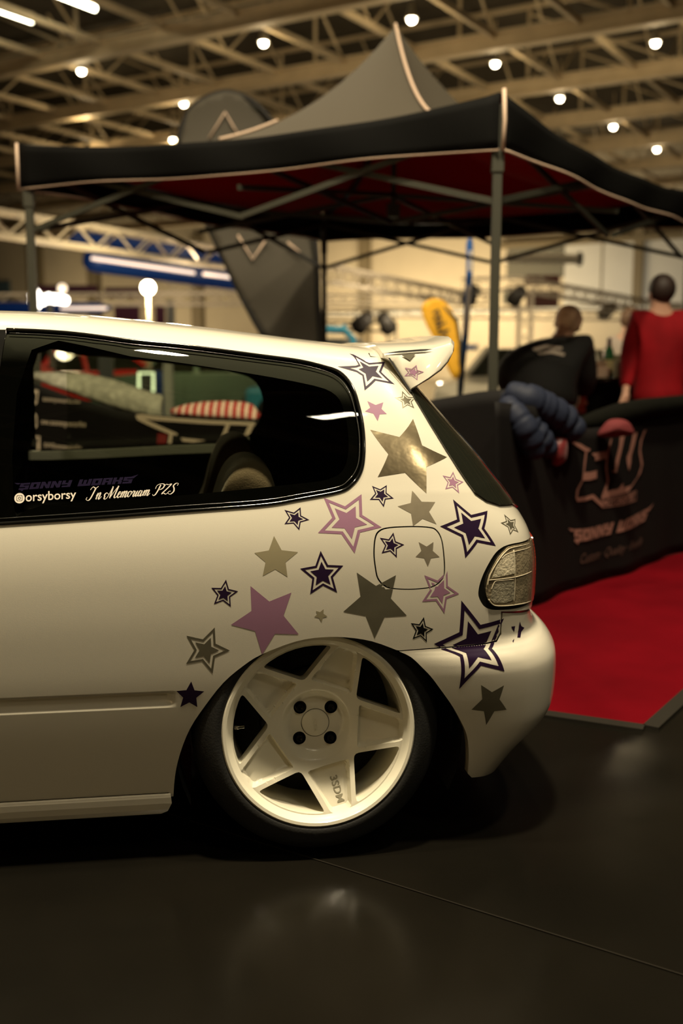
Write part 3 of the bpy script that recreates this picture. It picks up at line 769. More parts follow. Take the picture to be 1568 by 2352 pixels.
# ================================================================== WHEELS
CAMB=radians(5)
def wheel(Cs,Cw,Cz,side):
    a=(-IV*cos(CAMB)+Z3*sin(CAMB)) if side>0 else (IV*cos(CAMB)+Z3*sin(CAMB))
    X=LV if side>0 else -LV
    Y=np.cross(a,X)
    C=car(Cs,Cw,Cz)
    R=.2225
    def wp(x,y,d): return C+X*x+Y*y-a*d
    # face plate depth: dished toward the hub
    rot=0.0
    def pol(r,deg): t=radians(deg+rot); return (r*R*cos(t),r*R*sin(t))
    wins=[];pock=[];pockin=[]
    for k in range(5):
        c=33+72*k
        arc=[pol(.885,c-25+50*i/8) for i in range(9)]
        tri=[pol(.50,c)]+arc
        # rounded corners
        def rc(poly,r,n=3):
            P=np.array(poly);out=[]
            for i in range(len(P)):
                p=P[i];u=P[i-1]-p;v=P[(i+1)%len(P)]-p;lu_,lv_=np.linalg.norm(u),np.linalg.norm(v)
                ang=acos(np.clip(u@v/(lu_*lv_),-1,1))
                if ang>2.6: out.append(p);continue
                q=min(r,lu_*.45,lv_*.45);A=p+u/lu_*q;B=p+v/lv_*q
                for j in range(n+1):
                    t=j/n;out.append(A*(1-t)**2+2*p*t*(1-t)+B*t*t)
            return np.array(out)
        wins.append(rc(tri,.012))
        c=-3+72*k
        def trap(e):
            hw_i=.235-e;hw_o=.112-e;ri=.44+e;ro=.89-e
            ca,sa=cos(radians(c)),sin(radians(c))
            return rc([(R*(r*ca-h_*sa),R*(r*sa+h_*ca)) for r,h_ in ((ri,-hw_i),(ro,-hw_o),(ro,hw_o),(ri,hw_i))],.008)
        pock.append(trap(0));pockin.append(trap(.025))
    def depth(P):
        r=np.hypot(P[:,0],P[:,1])/R
        d=np.interp(r,[0,.28,.30,.355,.375,.45,.88,.93],[.084,.084,.082,.066,.061,.055,.017,.015])
        return d
    def pocketd(P):
        e=np.zeros(len(P))
        for k in range(5):
            i2=inside(P,pock[k]);
            if i2.any():
                dd=bdist(P[i2],pock[k]);e[i2]=np.maximum(e[i2],np.clip(dd/.0055,0,1)*.018)
        return e
    lug=[(.052*cos(radians(43+90*i)),.052*sin(radians(43+90*i))) for i in range(4)]
    holes=[disc(.0155,20,c) for c in lug]
    outer=disc(.90*R,96)
    rings_=[disc(r_*R,60) for r_ in (.28,.30,.355,.375)]
    extra=np.vstack(rings_+[dens(p,.006) for p in pock]+[dens(p,.006) for p in pockin])
    P,T=region(outer,wins+holes,.0075,.008,extra)
    dd=depth(P)+pocketd(P)
    V=[wp(p[0],p[1],q) for p,q in zip(P,dd)]
    m=MB();fl=[]
    T2=[]
    for t in T:
        A,B,Cc=[V[i] for i in t];nn=np.cross(B-A,Cc-A)
        T2.append(tuple(map(int,t)) if nn@a>0 else tuple(map(int,t[::-1])))
    m.add(V,T2)
    # walls of windows and lug holes
    for hpoly,dp in [(w_,.045) for w_ in wins]:
        q=dens(hpoly,.008);d0=depth(q);n=len(q)
        vv=[wp(x,y,z) for (x,y),z in zip(q,d0)]+[wp(x,y,z+.004) for (x,y),z in zip(q*.995,d0)]+[wp(x,y,z+dp) for (x,y),z in zip(q,d0)]
        m.add(vv,[(i,(i+1)%n,(i+1)%n+n,i+n) for i in range(n)]+[(i+n,(i+1)%n+n,(i+1)%n+2*n,i+2*n) for i in range(n)])
    # rim lip and barrel
    prof_=[(R*1.0,-.016),(R*1.005,-.004),(R*1.0,.0),(R*.985,.003),(R*.955,.002),(R*.94,-.002),(R*.925,-.010),(R*.90,-.015),(R*.885,-.030),(R*.88,-.08),(R*.865,-.20)]
    m.lathe([(r_,h_) for r_,h_ in prof_],C,X,Y,a,96)
    rim=m.obj('wheel',wheel_paint,CAR,auto=38)
    # tyre
    tp=[(R*.99,-.010),(R*1.0,-.001),(R*1.03,.004),(R*1.08,.003),(R*1.14,-.004),(.268,-.014),(.279,-.026),(.287,-.045),(.291,-.065),(.292,-.10),(.291,-.17),(.285,-.20),(.27,-.215),(.225,-.21)]
    t_=MB();t_.lathe(tp,C,X,Y,a,96);t_.obj('tyre',rubber,rim,smooth=True)
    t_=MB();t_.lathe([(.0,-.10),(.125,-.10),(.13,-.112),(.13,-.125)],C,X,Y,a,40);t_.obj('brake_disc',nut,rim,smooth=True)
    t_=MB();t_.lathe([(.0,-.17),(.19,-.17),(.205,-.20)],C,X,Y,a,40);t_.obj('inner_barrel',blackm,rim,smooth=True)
    # lug wells and bolts
    for lx,ly in lug:
        o_=wp(lx,ly,.084)
        t_=MB();t_.lathe([(.0155,0),(.0155,-.02),(.0,-.02)],o_,X,Y,a,20);t_.obj('lug_well',nut,rim,smooth=True)
        t_=MB();t_.lathe([(.0,.002),(.0045,.002),(.005,.009),(.0085,.009),(.009,.006),(.009,-.02)],o_,X,Y,a,6 if False else 12);t_.obj('lug_bolt',blackp,rim,auto=40)
    t_=MB();t_.lathe([(.032,-.002),(.0315,.0022),(.030,.003),(.0,.003)],wp(0,0,.084),X,Y,a,48);cap=t_.obj('centre_cap',wheel_paint,rim,auto=40)
    t_=MB();t_.lathe([(.0335,.0005),(.0325,.0008)],wp(0,0,.084),X,Y,a,48);t_.obj('cap_groove',nut,rim)
    def embossed(s,cx_,cy_,ang,h_,dp,name,mm):
        V_,T_=text2d(s,.0,.01);V_=V_-V_.mean(0);V_=V_*h_/.7;ca,sa=cos(ang),sin(ang)
        q=[(cx_+x*ca-y*sa,cy_+x*sa+y*ca) for x,y in V_]
        m_=MB();n=len(q);qa=np.array(q);dq=(depth(qa)+pocketd(qa)-.0004) if dp is None else [dp]*n;m_.add([wp(x,y,d_) for (x,y),d_ in zip(q,dq)],[t if True else t for t in T_])
        o=m_.obj(name,mm,rim);md=o.modifiers.new('s','SOLIDIFY');md.thickness=.0016;md.offset=0
    emb=mat('embossed_edge',(.30,.28,.20),.3,0,.6)
    ang=radians(-75);embossed('3SDM',.147*cos(ang)+.006,.147*sin(ang),ang,.017,None,'embossed_lettering',emb)
    embossed('3SDM',0,0,radians(-85),.009,.0808,'cap_lettering',wheel_paint)
    # valve stem
    t_=MB();p0=wp(*pol(.86,178),.045);p1=wp(*pol(.76,177),.040);t_.tube([p0,p0+(p1-p0)*.55,p0+(p1-p0)*.56,p1],[.005,.0042,.0036,.0036],10);t_.obj('valve_stem',steel,rim,smooth=True)
    return rim
wheel(.003,0,.301,1);wheel(.003,2*HW,.301,-1)
# ================================================================== HALL
fl=bpy.data.materials.new('polished_dark_floor');fl.use_nodes=True;nt=fl.node_tree;b=nt.nodes['Principled BSDF'];tc=nt.nodes.new('ShaderNodeTexCoord')
n1=nt.nodes.new('ShaderNodeTexNoise');n1.inputs['Scale'].default_value=.9;n1.inputs['Detail'].default_value=6
cr_=nt.nodes.new('ShaderNodeValToRGB');cr_.color_ramp.elements[0].position=.35;cr_.color_ramp.elements[0].color=(.004,.0037,.0028,1);cr_.color_ramp.elements[1].position=.7;cr_.color_ramp.elements[1].color=(.009,.0075,.005,1)
n2=nt.nodes.new('ShaderNodeTexNoise');n2.inputs['Scale'].default_value=3.5;n2.inputs['Detail'].default_value=5
mr=nt.nodes.new('ShaderNodeMapRange');mr.inputs[1].default_value=.3;mr.inputs[2].default_value=.75;mr.inputs[3].default_value=.15;mr.inputs[4].default_value=.27
for a_ in (n1,n2): nt.links.new(tc.outputs['Object'],a_.inputs['Vector'])
nt.links.new(n1.outputs['Fac'],cr_.inputs[0]);nt.links.new(cr_.outputs[0],b.inputs['Base Color']);nt.links.new(n2.outputs['Fac'],mr.inputs[0]);nt.links.new(mr.outputs[0],b.inputs['Roughness'])
bu=nt.nodes.new('ShaderNodeBump');bu.inputs['Strength'].default_value=.12;bu.inputs['Distance'].default_value=.01;nt.links.new(n2.outputs['Fac'],bu.inputs['Height']);nt.links.new(bu.outputs[0],b.inputs['Normal'])
b.inputs['Specular IOR Level'].default_value=.16
def gquad(A0,A1,B0,B1,z): return [hall(A0,B0,z),hall(A1,B0,z),hall(A1,B1,z),hall(A0,B1,z)]
m=MB();m.add(gquad(-62,80,-30,64,0),[(0,1,2,3)]);tag(m.obj('floor',fl),kind='structure')
j=mat('floor_joint_filler',(.012,.010,.007),.8,spec=.1)
m=MB()
p,q=atz(505,1905,.0015),atz(1640,2262,.0015);d=(q-p).normalized();m.bar(p-d*1.5,q+d*2,.004,.002);tag(m.obj('trim_1',j),kind='structure')
deck=mat('dark_roof_deck',(.07,.057,.036),.8,var=.2,vscale=.6)
m=MB();m.add(gquad(-62,80,-30,64,HALLZ+2.3)[::-1],[(0,1,2,3)]);tag(m.obj('ceiling',deck),kind='structure')
wallm=mat('beige_hall_wall',(.42,.36,.25),.8,var=.06,vscale=.5)
wallb=mat('pale_panel_wall',(.44,.43,.38),.7,var=.05,vscale=.6)
wallg=mat('dark_wall_panel',(.10,.095,.07),.8)
colm=mat('brown_column_paint',(.14,.11,.06),.7)
BW=50.
m=MB();m.add([hall(80,BW,0),hall(-62,BW,0),hall(-62,BW,HALLZ+2.3),hall(80,BW,HALLZ+2.3)],[(0,1,2,3)]);tag(m.obj('wall_back',wallm),kind='structure')
for nm,A_ in (('wall_left',70),('wall_right',-60)):
    m=MB();m.add([hall(A_,-30,0),hall(A_,64,0),hall(A_,64,HALLZ+2.3),hall(A_,-30,HALLZ+2.3)],[(0,1,2,3)]);tag(m.obj(nm,wallm),kind='structure')
m=MB();m.add([hall(80,-28,0),hall(-62,-28,0),hall(-62,-28,HALLZ+2.3),hall(80,-28,HALLZ+2.3)],[(0,1,2,3)]);tag(m.obj('wall_front',wallm),kind='structure')
def onwall(u,v=820,B=BW-.06):
    d=rays((u,v))[0];n=np.array([cos(GA),sin(GA),0]);t=B/np.dot(d,n);P=d*t+np.array([0,0,CZ]);return P
def wallA(u): P=onwall(u);return -P[0]*sin(GA)+P[1]*cos(GA)
def wallz(u,v): return onwall(u,v)[2]
ti=[2]
def wallbox(u0,u1,z0,z1,mm,dB=.15,name=None):
    a0,a1=wallA(u0),wallA(u1);m=MB()
    P=[hall(a,b,z) for a in(a0,a1) for b in(BW-dB,BW-.005) for z in(z0,z1)]
    m.add(P,[(0,1,3,2),(4,6,7,5),(0,4,5,1),(2,3,7,6),(0,2,6,4),(1,5,7,3)])
    o=m.obj(name or 'trim_%d'%ti[0],mm);ti[0]+=1;tag(o,kind='structure');return o
for u0,u1 in ((75,108),(212,236),(447,470),(826,850),(1448,1470)): wallbox(u0,u1,0,8.3,colm,.3)
wallbox(1290,1900,wallz(1400,700),wallz(1400,556),wallb,.10)
for u in (1375,1568): wallbox(u-1.5,u+1.5,wallz(u,700),wallz(u,556),colm,.13)
wallbox(1160,1288,wallz(1220,640),wallz(1220,560),wallg,.12)
wallbox(1151,1182,wallz(1170,700),wallz(1170,662),wallg,.12)
wallbox(1140,1900,wallz(1400,558),wallz(1400,546),colm,.35)
wallbox(700,1900,wallz(1400,712),wallz(1400,704),wallb,.35)
wallbox(-200,30,wallz(10,690),wallz(10,645),mat('blue_grey_panel',(.06,.10,.12),.6),.1)
# added lights without fixtures, brightening the far wall
for u,v,pw in ((800,660,520),(1000,640,520),(1300,690,80),(1460,680,80),(620,640,300),(1130,700,300),(60,640,230),(300,640,230)):
    P=Vector(onwall(u,v,BW-5)); area('wall_fill_light',(P.x,P.y,2.2),1.2,pw,(1,.78,.48) if pw!=80 else (1,.86,.66),target=(P.x+5*cos(GA),P.y+5*sin(GA),5.0))
for a_ in (-8,4,16): area('wall_fill_light',hall(a_,-22,2.0),1.2,700,(1,.78,.46),target=hall(a_,-28,4.5))  # added lights on the unseen wall, for reflections in the car
# ---------------- roof structure
beamc=mat('cream_steel_beam',(.62,.50,.32),.6,var=.1,vscale=2)
def girder(B):
    m=MB();z=HALLZ;A0,A1=-30,50
    p,q=hall(A0,B,z),hall(A1,B,z)
    m.bar(p+Vector((0,0,.17)),q+Vector((0,0,.17)),.30,.05);m.bar(p-Vector((0,0,.19)),q-Vector((0,0,.19)),.30,.05);m.bar(p,q,.04,.36)
    p2,q2=hall(A0,B,z+2.1),hall(A1,B,z+2.1);m.bar(p2,q2,.12,.12)
    k=0;a=A0+.4
    while a<A1:
        m.bar(hall(a,B,z+.1),hall(a,B,z+2.1),.08)
        if k%3==0: m.bar(hall(a,B,z+.1),hall(a+4.1,B,z+1.9),.06)
        a+=4.1;k+=1
    tag(m.obj('ceiling_girder',beamc),kind='structure')
for i in range(-9,7): girder(19.6+4.4*i)
def purlin(A,k):
    m=MB();z=HALLZ+.12;B0,B1=-24,49
    m.bar(hall(A,B0,z),hall(A,B1,z),.10,.14)
    b_=15.2+(2.2 if k%2 else 0)
    while b_<B1-4:
        (m.bar(hall(A,b_,z),hall(A,b_+2.2,z+1.9),.05) if int(b_*3)%2 else m.bar(hall(A,b_+4.4,z),hall(A,b_+2.2,z+1.9),.05));b_+=4.4
    tag(m.obj('ceiling_purlin',beamc),kind='structure')
for k in range(19): purlin(-2.0+2.06*k+ .15,k)
# ---------------- high-bay lamps
lens_e=mat('lamp_glow',(1,.9,.7),.5,emis=(1,.86,.62),es=26)
lamp_g='round high-bay lamps hanging from the hall roof'
seen=[(605,97),(945,43),(1137,145),(1505,97),(1285,225),(1408,290),(1508,342),(187,162),(196,265),(422,237),(397,320),(200,342)]
lt=['round lit lamp left of the gazebo peak, over the roof slope','round lit lamp just right of the gazebo peak','round lit lamp right of the peak, above the near gazebo corner','round lit lamp at the top right, near the picture edge','round lit lamp a little right of the near gazebo corner','small round lit lamp further back over the right valance','smallest lit lamp at the far right over the valance','round lit lamp at the upper left under the tube lights','round lit lamp at the left, second from the top in its row','round lit lamp just above the round top of the dark feather flag','round lit lamp at the left edge of the feather flag','small round lit lamp at the left, lowest of its row']
proto=None
LD=bpy.data.lights.new('high_bay_light','POINT');LD.energy=44;LD.color=(1,.76,.42);LD.shadow_soft_size=.12
for (u,v),lb in zip(seen,lt):
    P=atz(u,v,HALLZ-.1)
    lo=bpy.data.objects.new('high_bay_light',LD);COL.objects.link(lo);lo.location=P-Vector((0,0,.45))
    if proto is None:
        proto=empty('high_bay_lamp',P,label=lb,cat='ceiling lamp',group=lamp_g)
        m=MB();m.lathe([(.04,.35),(.06,.3),(.07,.2),(.12,.05),(.125,0),(.11,0),(.10,.03)],(0,0,0),(1,0,0),(0,1,0),(0,0,1),24);m.obj('housing',mat('grey_lamp_housing',(.3,.28,.22),.5),proto,smooth=True,world=False)
        m=MB();m.lathe([(0,-.10),(.045,-.092),(.08,-.06),(.09,0),(.09,.05)],(0,0,0),(1,0,0),(0,1,0),(0,0,1),20);m.obj('lamp_lens',lens_e,proto,smooth=True,world=False)
        m=MB();m.bar((0,0,.5),(0,0,1.0),.03);m.obj('hanger',beamc,proto,world=False)
    else:
        r=proto.copy();COL.objects.link(r);r.location=P;r['label']=lb
        for ch in proto.children:
            c=ch.copy();COL.objects.link(c);c.parent=r
tube_e=mat('tube_glow',(1,.95,.75),.5,emis=(1,.93,.66),es=14)
for (a,b_),lb in ((((-40,8),(73,48)),'long fluorescent tube light at the top left corner'),(((120,-18),(218,20)),'second fluorescent tube light beside the first at the top edge')):
    p,q=atz(*a,HALLZ+.3),atz(*b_,HALLZ+.3)
    t=empty('tube_light',(p+q)/2,label=lb,cat='ceiling light',group='fluorescent tube lights in the roof')
    m=MB();m.tube([p,q],.065,10);m.obj('tube',tube_e,t,smooth=True)
    m=MB();m.bar(p+Vector((0,0,.12)),q+Vector((0,0,.12)),.2,.06);m.obj('fixture',beamc,t)
for u,v in ((660,62),(900,88)):
    pass
# ================================================================== GAZEBO
ZB=2.15
gA,gB,gR,gD=[Vector(p) for p in ((.775,5.32,0),(-1.93,6.54,0),(2.74,8.38,0),(-.16,9.42,0))]
black=mat('black_gazebo_cloth',(.003,.003,.0026),.8,bump=.3,bscale=5,spec=.12)
lit_black=mat('lit_black_gazebo_roof',(.075,.064,.045),.7,bump=.6,bscale=4)  # same black cloth, coloured grey for the light the roof catches
redc=mat('red_gazebo_lining',(.46,.016,.014),.8,bump=.5,bscale=5,spec=.1)
pipe=mat('pale_piping',(.62,.46,.34),.6)
frame=mat('dark_grey_frame',(.05,.05,.036),.5,.1)
GZ=empty('gazebo',(gA+gB+gR+gD)/4,label='black pop-up gazebo with peaked roof toned grey for caught light, red lining and pale piping',cat='gazebo')
peakxy=(gA+gB+gR+gD)/4; PK=at(908,60,peakxy.y)
def edge_top(t): return ZB+.27-.10*sin(pi*t)**.7
def roof(name,off,mm):
    # four sagging panels, curved in profile (steep near the peak, flat near the edge)
    cs=[gA,gB,gD,gR];m=MB();n=22;mm_=18
    for i in range(4):
        a,b_=cs[i],cs[(i+1)%4]
        V=[]
        for r in range(mm_+1):
            t=r/mm_
            for c in range(n+1):
                s=c/n;e=a.lerp(b_,s);zt=edge_top(s)+( -.0)
                x=PK.x+(e.x-PK.x)*t;y=PK.y+(e.y-PK.y)*t
                k=(1-t)**3.2
                # between the corner ridges the cloth hollows out
                sag=-.09*sin(pi*s)*sin(pi*t)**1.0*(t**.5)
                flat=edge_top(s)
                z=flat+(PK.z-flat)*k+sag
                V.append((x,y,z-off))
        m.add(V,[(r*(n+1)+c,(r+1)*(n+1)+c,(r+1)*(n+1)+c+1,r*(n+1)+c+1) for r in range(mm_) for c in range(n)])
    return m.obj(name,mm,GZ,smooth=True)
roof('canopy',0,lit_black);roof('lining',.02,redc)
def valance(a,b_,zf0,zf1,name='valance'):
    m=MB();V=[];n=40;out_=Vector((b_.y-a.y,-(b_.x-a.x),0)).normalized()
    if out_.dot(a-peakxy)<0: out_=-out_
    for c in range(n+1):
        s=c/n;e=a.lerp(b_,s)
        for r in range(6):
            q=r/5;zt=edge_top(s);zb=ZB+.012*sin(s*9)
            o_=out_*(.012+.010*sin(s*23+q*2)+.02*q*(1-q))
            V.append(Vector((e.x,e.y,zt+(zb-zt)*q))+o_)
    m.add(V,[(c*6+r,c*6+r+1,(c+1)*6+r+1,(c+1)*6+r) for c in range(n) for r in range(5)])
    o=m.obj(name,black,GZ,smooth=True)
    md=o.modifiers.new('s','SOLIDIFY');md.thickness=.006
    m=MB();m.tube([V[c*6+5] for c in range(n+1)],.007,6);m.obj('piping',pipe,o,smooth=True)
    return o
vA=valance(gA,gB,0,0);valance(gA,gR,0,0);valance(gB,gD,0,0);valance(gR,gD,0,0)
m=MB();m.tube([gA+Vector((0.012,-.02,ZB+.0)),gA+Vector((.018,-.02,ZB+.14)),gA+Vector((.012,-.02,ZB+.285))],.010,8);m.obj('piping',pipe,vA,smooth=True)
m=MB();m.tube([gB+Vector((-.02,-.01,ZB)),gB+Vector((-.02,-.01,ZB+.27))],.009,8);m.obj('piping',pipe,vA,smooth=True)
# ridge piping from the peak down the near corner
def ridge(cn,t0,t1):
    P=[]
    for i in range(26):
        t=t0+(t1-t0)*i/25;e=cn;zt=ZB+.27;k=(1-t)**3.2
        P.append(Vector((PK.x+(e.x-PK.x)*t,PK.y+(e.y-PK.y)*t,zt+(PK.z-zt)*k+.012)))
    return P
m=MB();m.tube(ridge(gA,.0,.62),.011,8);m.obj('ridge_piping',pipe,GZ,smooth=True)
m=MB();m.tube(ridge(gB,.34,.50),.009,8);m.obj('ridge_piping',pipe,GZ,smooth=True)
# legs, trusses and roof arms
cen=peakxy
for g_ in (gA,gB,gR,gD):
    c_=g_.lerp(cen,.015)
    m=MB();m.bar((c_.x,c_.y,.01),(c_.x,c_.y,ZB+.22),.045);m.bar((c_.x,c_.y,0.0),(c_.x,c_.y,.012),.10);m.bar((c_.x,c_.y,ZB-.10),(c_.x,c_.y,ZB+.0),.058);m.obj('leg',frame,GZ,bevel=.003)
def scissor(a,b_,k=2,zl=ZB-.23,zh=ZB+.14,w=.03):
    n=k*2
    for i in range(k):
        p=a.lerp(b_,i/k);q=a.lerp(b_,(i+1)/k);d=(q-p).normalized();o_=Vector((d.y,-d.x,0))*.016
        for z0,z1,s in ((zl,zh,1),(zh,zl,-1)):
            m=MB();m.bar(Vector((p.x,p.y,z0))+o_*s,Vector((q.x,q.y,z1))+o_*s,w*.6,w);m.obj('truss_bar',frame,GZ)
for a,b_ in ((gA,gB),(gA,gR),(gB,gD),(gR,gD)): scissor(a.lerp(cen,.03),b_.lerp(cen,.03))
mid=[(gA+gB)/2,(gA+gR)/2,(gB+gD)/2,(gR+gD)/2]
for q in mid: scissor(q,cen,1,ZB-.08,ZB+.10)
m=MB();m.bar((cen.x,cen.y,ZB-.02),(PK.x,PK.y,PK.z-.05),.035);m.bar((cen.x,cen.y,ZB-.05),(cen.x,cen.y,ZB+.04),.09);m.obj('centre_post',frame,GZ)
for g_ in (gA,gB,gR,gD):
    m=MB();e=g_.lerp(cen,.02);h_=g_.lerp(cen,.5)
    m.bar((e.x,e.y,ZB+.2),(h_.x,h_.y,ZB+.30),.03);m.bar((h_.x,h_.y,ZB+.30),(PK.x,PK.y,PK.z-.55),.03);m.obj('roof_arm',frame,GZ)
for q in (gA,gB):
    m=MB();c_=q.lerp(cen,.03)
# ================================================================== RED CARPET
redcar=mat('red_carpet',(.105,.0012,.004),1.0,var=.22,vscale=1.7,bump=.5,bscale=250,spec=.05)
K=Vector((.95,3.14,0));dL=Vector((-.905,.425,0)).normalized();dR=Vector((.56,.828,0)).normalized()
m=MB();m.add([K+Vector((0,0,.006)),K+dL*4.2+Vector((0,0,.006)),K+dL*4.2+dR*6.5+Vector((0,0,.006)),K+dR*6.5+Vector((0,0,.006)),K,K+dL*4.2,K+dL*4.2+dR*6.5,K+dR*6.5],[(3,2,1,0),(0,1,5,4),(3,0,4,7)])
CP=m.obj('carpet',redcar);tag(CP,'bright red carpet on the floor under the gazebo, with black taped edges','carpet')
tape=mat('black_edge_tape',(.02,.018,.014),.35)
for p,q in ((K,K+dL*4.2),(K,K+dR*6.5)):
    n_=Vector((q.y-p.y,p.x-q.x,0)).normalized();
    if n_.dot(K-(K+dL+dR))<0:n_=-n_
    m=MB();m.bar(p+n_*.018+Vector((0,0,.005)),q+n_*.018+Vector((0,0,.005)),.05,.01);m.obj('edge_tape',tape,CP)
# ================================================================== BANNER WALLS
ban=mat('black_banner_cloth',(.0032,.0024,.0021),.75,bump=.15,bscale=12,spec=.25,var=.3,vscale=3)
print_=mat('pale_banner_print',(.27,.125,.095),.8)
printw=mat('white_banner_print',(.62,.52,.42),.75)
redp=mat('dark_red_print',(.20,.012,.012),.8)
class Banner:
    "cloth wall hung from posts: base line p->q on the floor, top height profile, gentle folds"
    def __init__(s,p,q,topz,label,fold=.02,flare=0.,mm=None):
        s.p=Vector(p);s.q=Vector(q);s.topz=topz;s.fold=fold;s.flare=flare
        d=(s.q-s.p).normalized();s.n=Vector((d.y,-d.x,0))
        if s.n.y>0:s.n=-s.n
        s.o=empty('banner_wall',(s.p+s.q)/2,label=label,cat='banner')
        m=MB();n,k=60,14;V=[s.P(i/n,j_/k) for i in range(n+1) for j_ in range(k+1)]
        m.add(V,[(i*(k+1)+j_,i*(k+1)+j_+1,(i+1)*(k+1)+j_+1,(i+1)*(k+1)+j_) for i in range(n) for j_ in range(k)])
        c=m.obj('cloth',mm or ban,s.o,smooth=True);md=c.modifiers.new('s','SOLIDIFY');md.thickness=.004;md.offset=0
    def P(s,u,v,off=0):
        e=s.p.lerp(s.q,u);z=.012+(float(s.topz(u))-.012)*v
        f=s.fold*sin(u*17+v*1.3)*(.4+.6*(1-v))+s.fold*.5*sin(u*41+2)*(1-v)
        return Vector((e.x,e.y,z))+s.n*(f+s.flare*(1-v)+off)
    def inv(s,px):
        "photo pixel -> (u,v) on this cloth"
        px=np.atleast_2d(px);out=[]
        G=[(i/60,j_/40) for i in range(-3,64) for j_ in range(-3,45)]
        Q=proj(np.array([s.P(*g_) for g_ in G]))
        for p in px:
            i=((Q-p)**2).sum(1).argmin();u,v=G[i]
            for _ in range(8):
                q=proj(np.array([s.P(u,v),s.P(u+1e-3,v),s.P(u,v+1e-3)]));J=np.array([(q[1]-q[0])/1e-3,(q[2]-q[0])/1e-3]).T
                dd=np.linalg.solve(J,p-q[0]);u+=float(np.clip(dd[0],-.05,.05));v+=float(np.clip(dd[1],-.05,.05))
            out.append((u,v))
        return np.array(out)
    def print(s,name,V,T,corners,m,label=None,off=.007,box=None):
        uv=bil(s.inv(corners),norm2d(V,box));o=mesh_obj(name,[s.P(a,b_,off) for a,b_ in uv],T,m,s.o,False)
        if label:o['label']=label
        return o
    def poly(s,name,polys,m,off=.007,label=None):
        mb=MB()
        for q in polys:
            P,T=region(s.inv(q),[],.03,.03);mb.add([s.P(a,b_,off) for a,b_ in P],[tuple(map(int,t)) for t in T])
        o=mb.obj(name,m,s.o)
        if label:o['label']=label
        return o
rp=Vector((.655,4.52,0));rd=Vector((1.12,1.31,0)).normalized();rq=rp+rd*2.85
def rtop(u): return np.interp(u,[0,.12,.3,.42,.6,.8,1],[.96,.93,.80,.80,.86,.90,.92])
RB=Banner(rp,rq,rtop,'black cloth banner wall with pale motorsport logo beside the red carpet',fold=.018,flare=.03)
# big double-letter logo (pixel outlines of the printed strokes)
c6=lambda L:[(1250+x/4.931,920+y/4.931) for x,y in L]
RB.poly('logo_print',[c6(q) for q in (
 [(255,440),(330,470),(400,490),(508,550),(490,578),(440,572),(330,500),(265,460)],
 [(448,575),(468,580),(440,800),(425,812),(432,700)],
 [(425,810),(578,790),(577,878),(412,905)],
 [(412,900),(425,905),(372,1010),(360,1100),(378,1095),(375,1140),(355,1145),(340,1100),(350,1010)],
 [(365,1098),(530,1062),(535,1105),(370,1145)],
 [(528,1062),(545,1065),(640,1160),(645,1215),(525,1108)],
 [(520,600),(700,568),(712,585),(695,655),(560,680),(560,640)],
 [(735,430),(752,432),(712,600),(695,720),(700,820),(715,900),(690,1020),(640,1110),(632,1180),(632,1080),(680,960),(692,900),(675,760),(690,600)],
 [(840,408),(895,400),(860,560),(830,680),(805,812),(770,812),(748,795),(785,790),(790,680),(830,520)],
 [(990,370),(1040,355),(1010,480),(970,620),(965,700),(943,795),(920,700),(918,640),(950,560)],
 [(1110,345),(1140,325),(1090,450),(1075,560),(1100,720),(1075,820),(965,990),(945,1025),(930,1010),(1040,860),(1080,740),(1055,580),(1070,450)],
 [(640,1110),(660,1030),(820,1000),(878,930),(880,985),(970,962),(935,1030),(640,1105)],
 )],print_,label='pale pink double-letter logo')
V,T=multi([(np.array([(0,0),(10,0),(10,2.2),(0,2.2)]),[np.array([(.15,.2),(9.85,.2),(9.85,2.0),(.15,2.0)])])])
RB.print('logo_box',V,T,c6([(640,1215),(1025,1130),(640,1105),(1030,1015)]),print_)
V,T=text2d('MOTORSPORT',offset=.03,space=.95)
RB.print('motorsport_lettering',V,T,c6([(652,1195),(1008,1118),(652,1125),(1015,1040)]),print_)
V,T=blocky('SONNY WORKS')
RB.print('block_lettering',V,T,c6([(300,1640),(1150,1380),(250,1420),(1225,1165)]),print_,label='pale pink block lettering')
V,T=text2d('Custom · Quality · Friendly',shear=.5)
RB.print('tagline_lettering',V,T,c6([(395,1880),(1090,1650),(395,1735),(1100,1530)]),mat('dim_banner_print',(.10,.05,.035),.8))
# left-hand wall, seen beside the car and through its windows
lp=Vector((.80,5.0,0));lq=Vector((-2.0,6.32,0))
def ltop(u): return np.interp(u,[0,.05,.12,.25,.42,.55,.66,.74,.86,.96,1],[1.0,.985,.945,.875,.825,.82,.828,.85,.93,1.02,1.03])
LB=Banner(lp,lq,ltop,'black cloth banner wall along the gazebo front, seen through the car windows, with white print',fold=.008)
c3=lambda L:[(60+x/2.8,790+y/2.8) for x,y in L]
LB.poly('logo_print',[c3(q) for q in (
 [(710,455),(745,450),(1475,503),(1475,525),(745,478),(712,475)],
 [(712,470),(760,478),(975,575),(975,588),(930,580),(720,488)],
 [(925,575),(948,575),(938,640),(915,640)],
 [(1290,515),(1315,515),(1280,615),(1255,612)],
 [(1440,505),(1475,505),(1440,585),(1405,590)],
 [(998,603),(1160,620),(1080,632),(1010,625)])],printw,label='white angular line logo')
LB.poly('red_print',[c3([(850,575),(912,580),(905,640),(845,640)])],redp)
V,T=text2d('sonnyworks.eu',offset=.01);LB.print('web_lettering',V,T,c3([(112,375),(350,390),(112,335),(350,355)]),printw)
V,T=text2d('sw.sonnyworks',offset=.01);LB.print('handle_lettering',V,T,c3([(103,525),(388,543),(103,480),(388,500)]),printw)
V,T=text2d('SWSonnyworks',offset=.01);LB.print('page_lettering',V,T,c3([(120,672),(360,690),(120,635),(360,650)]),printw)
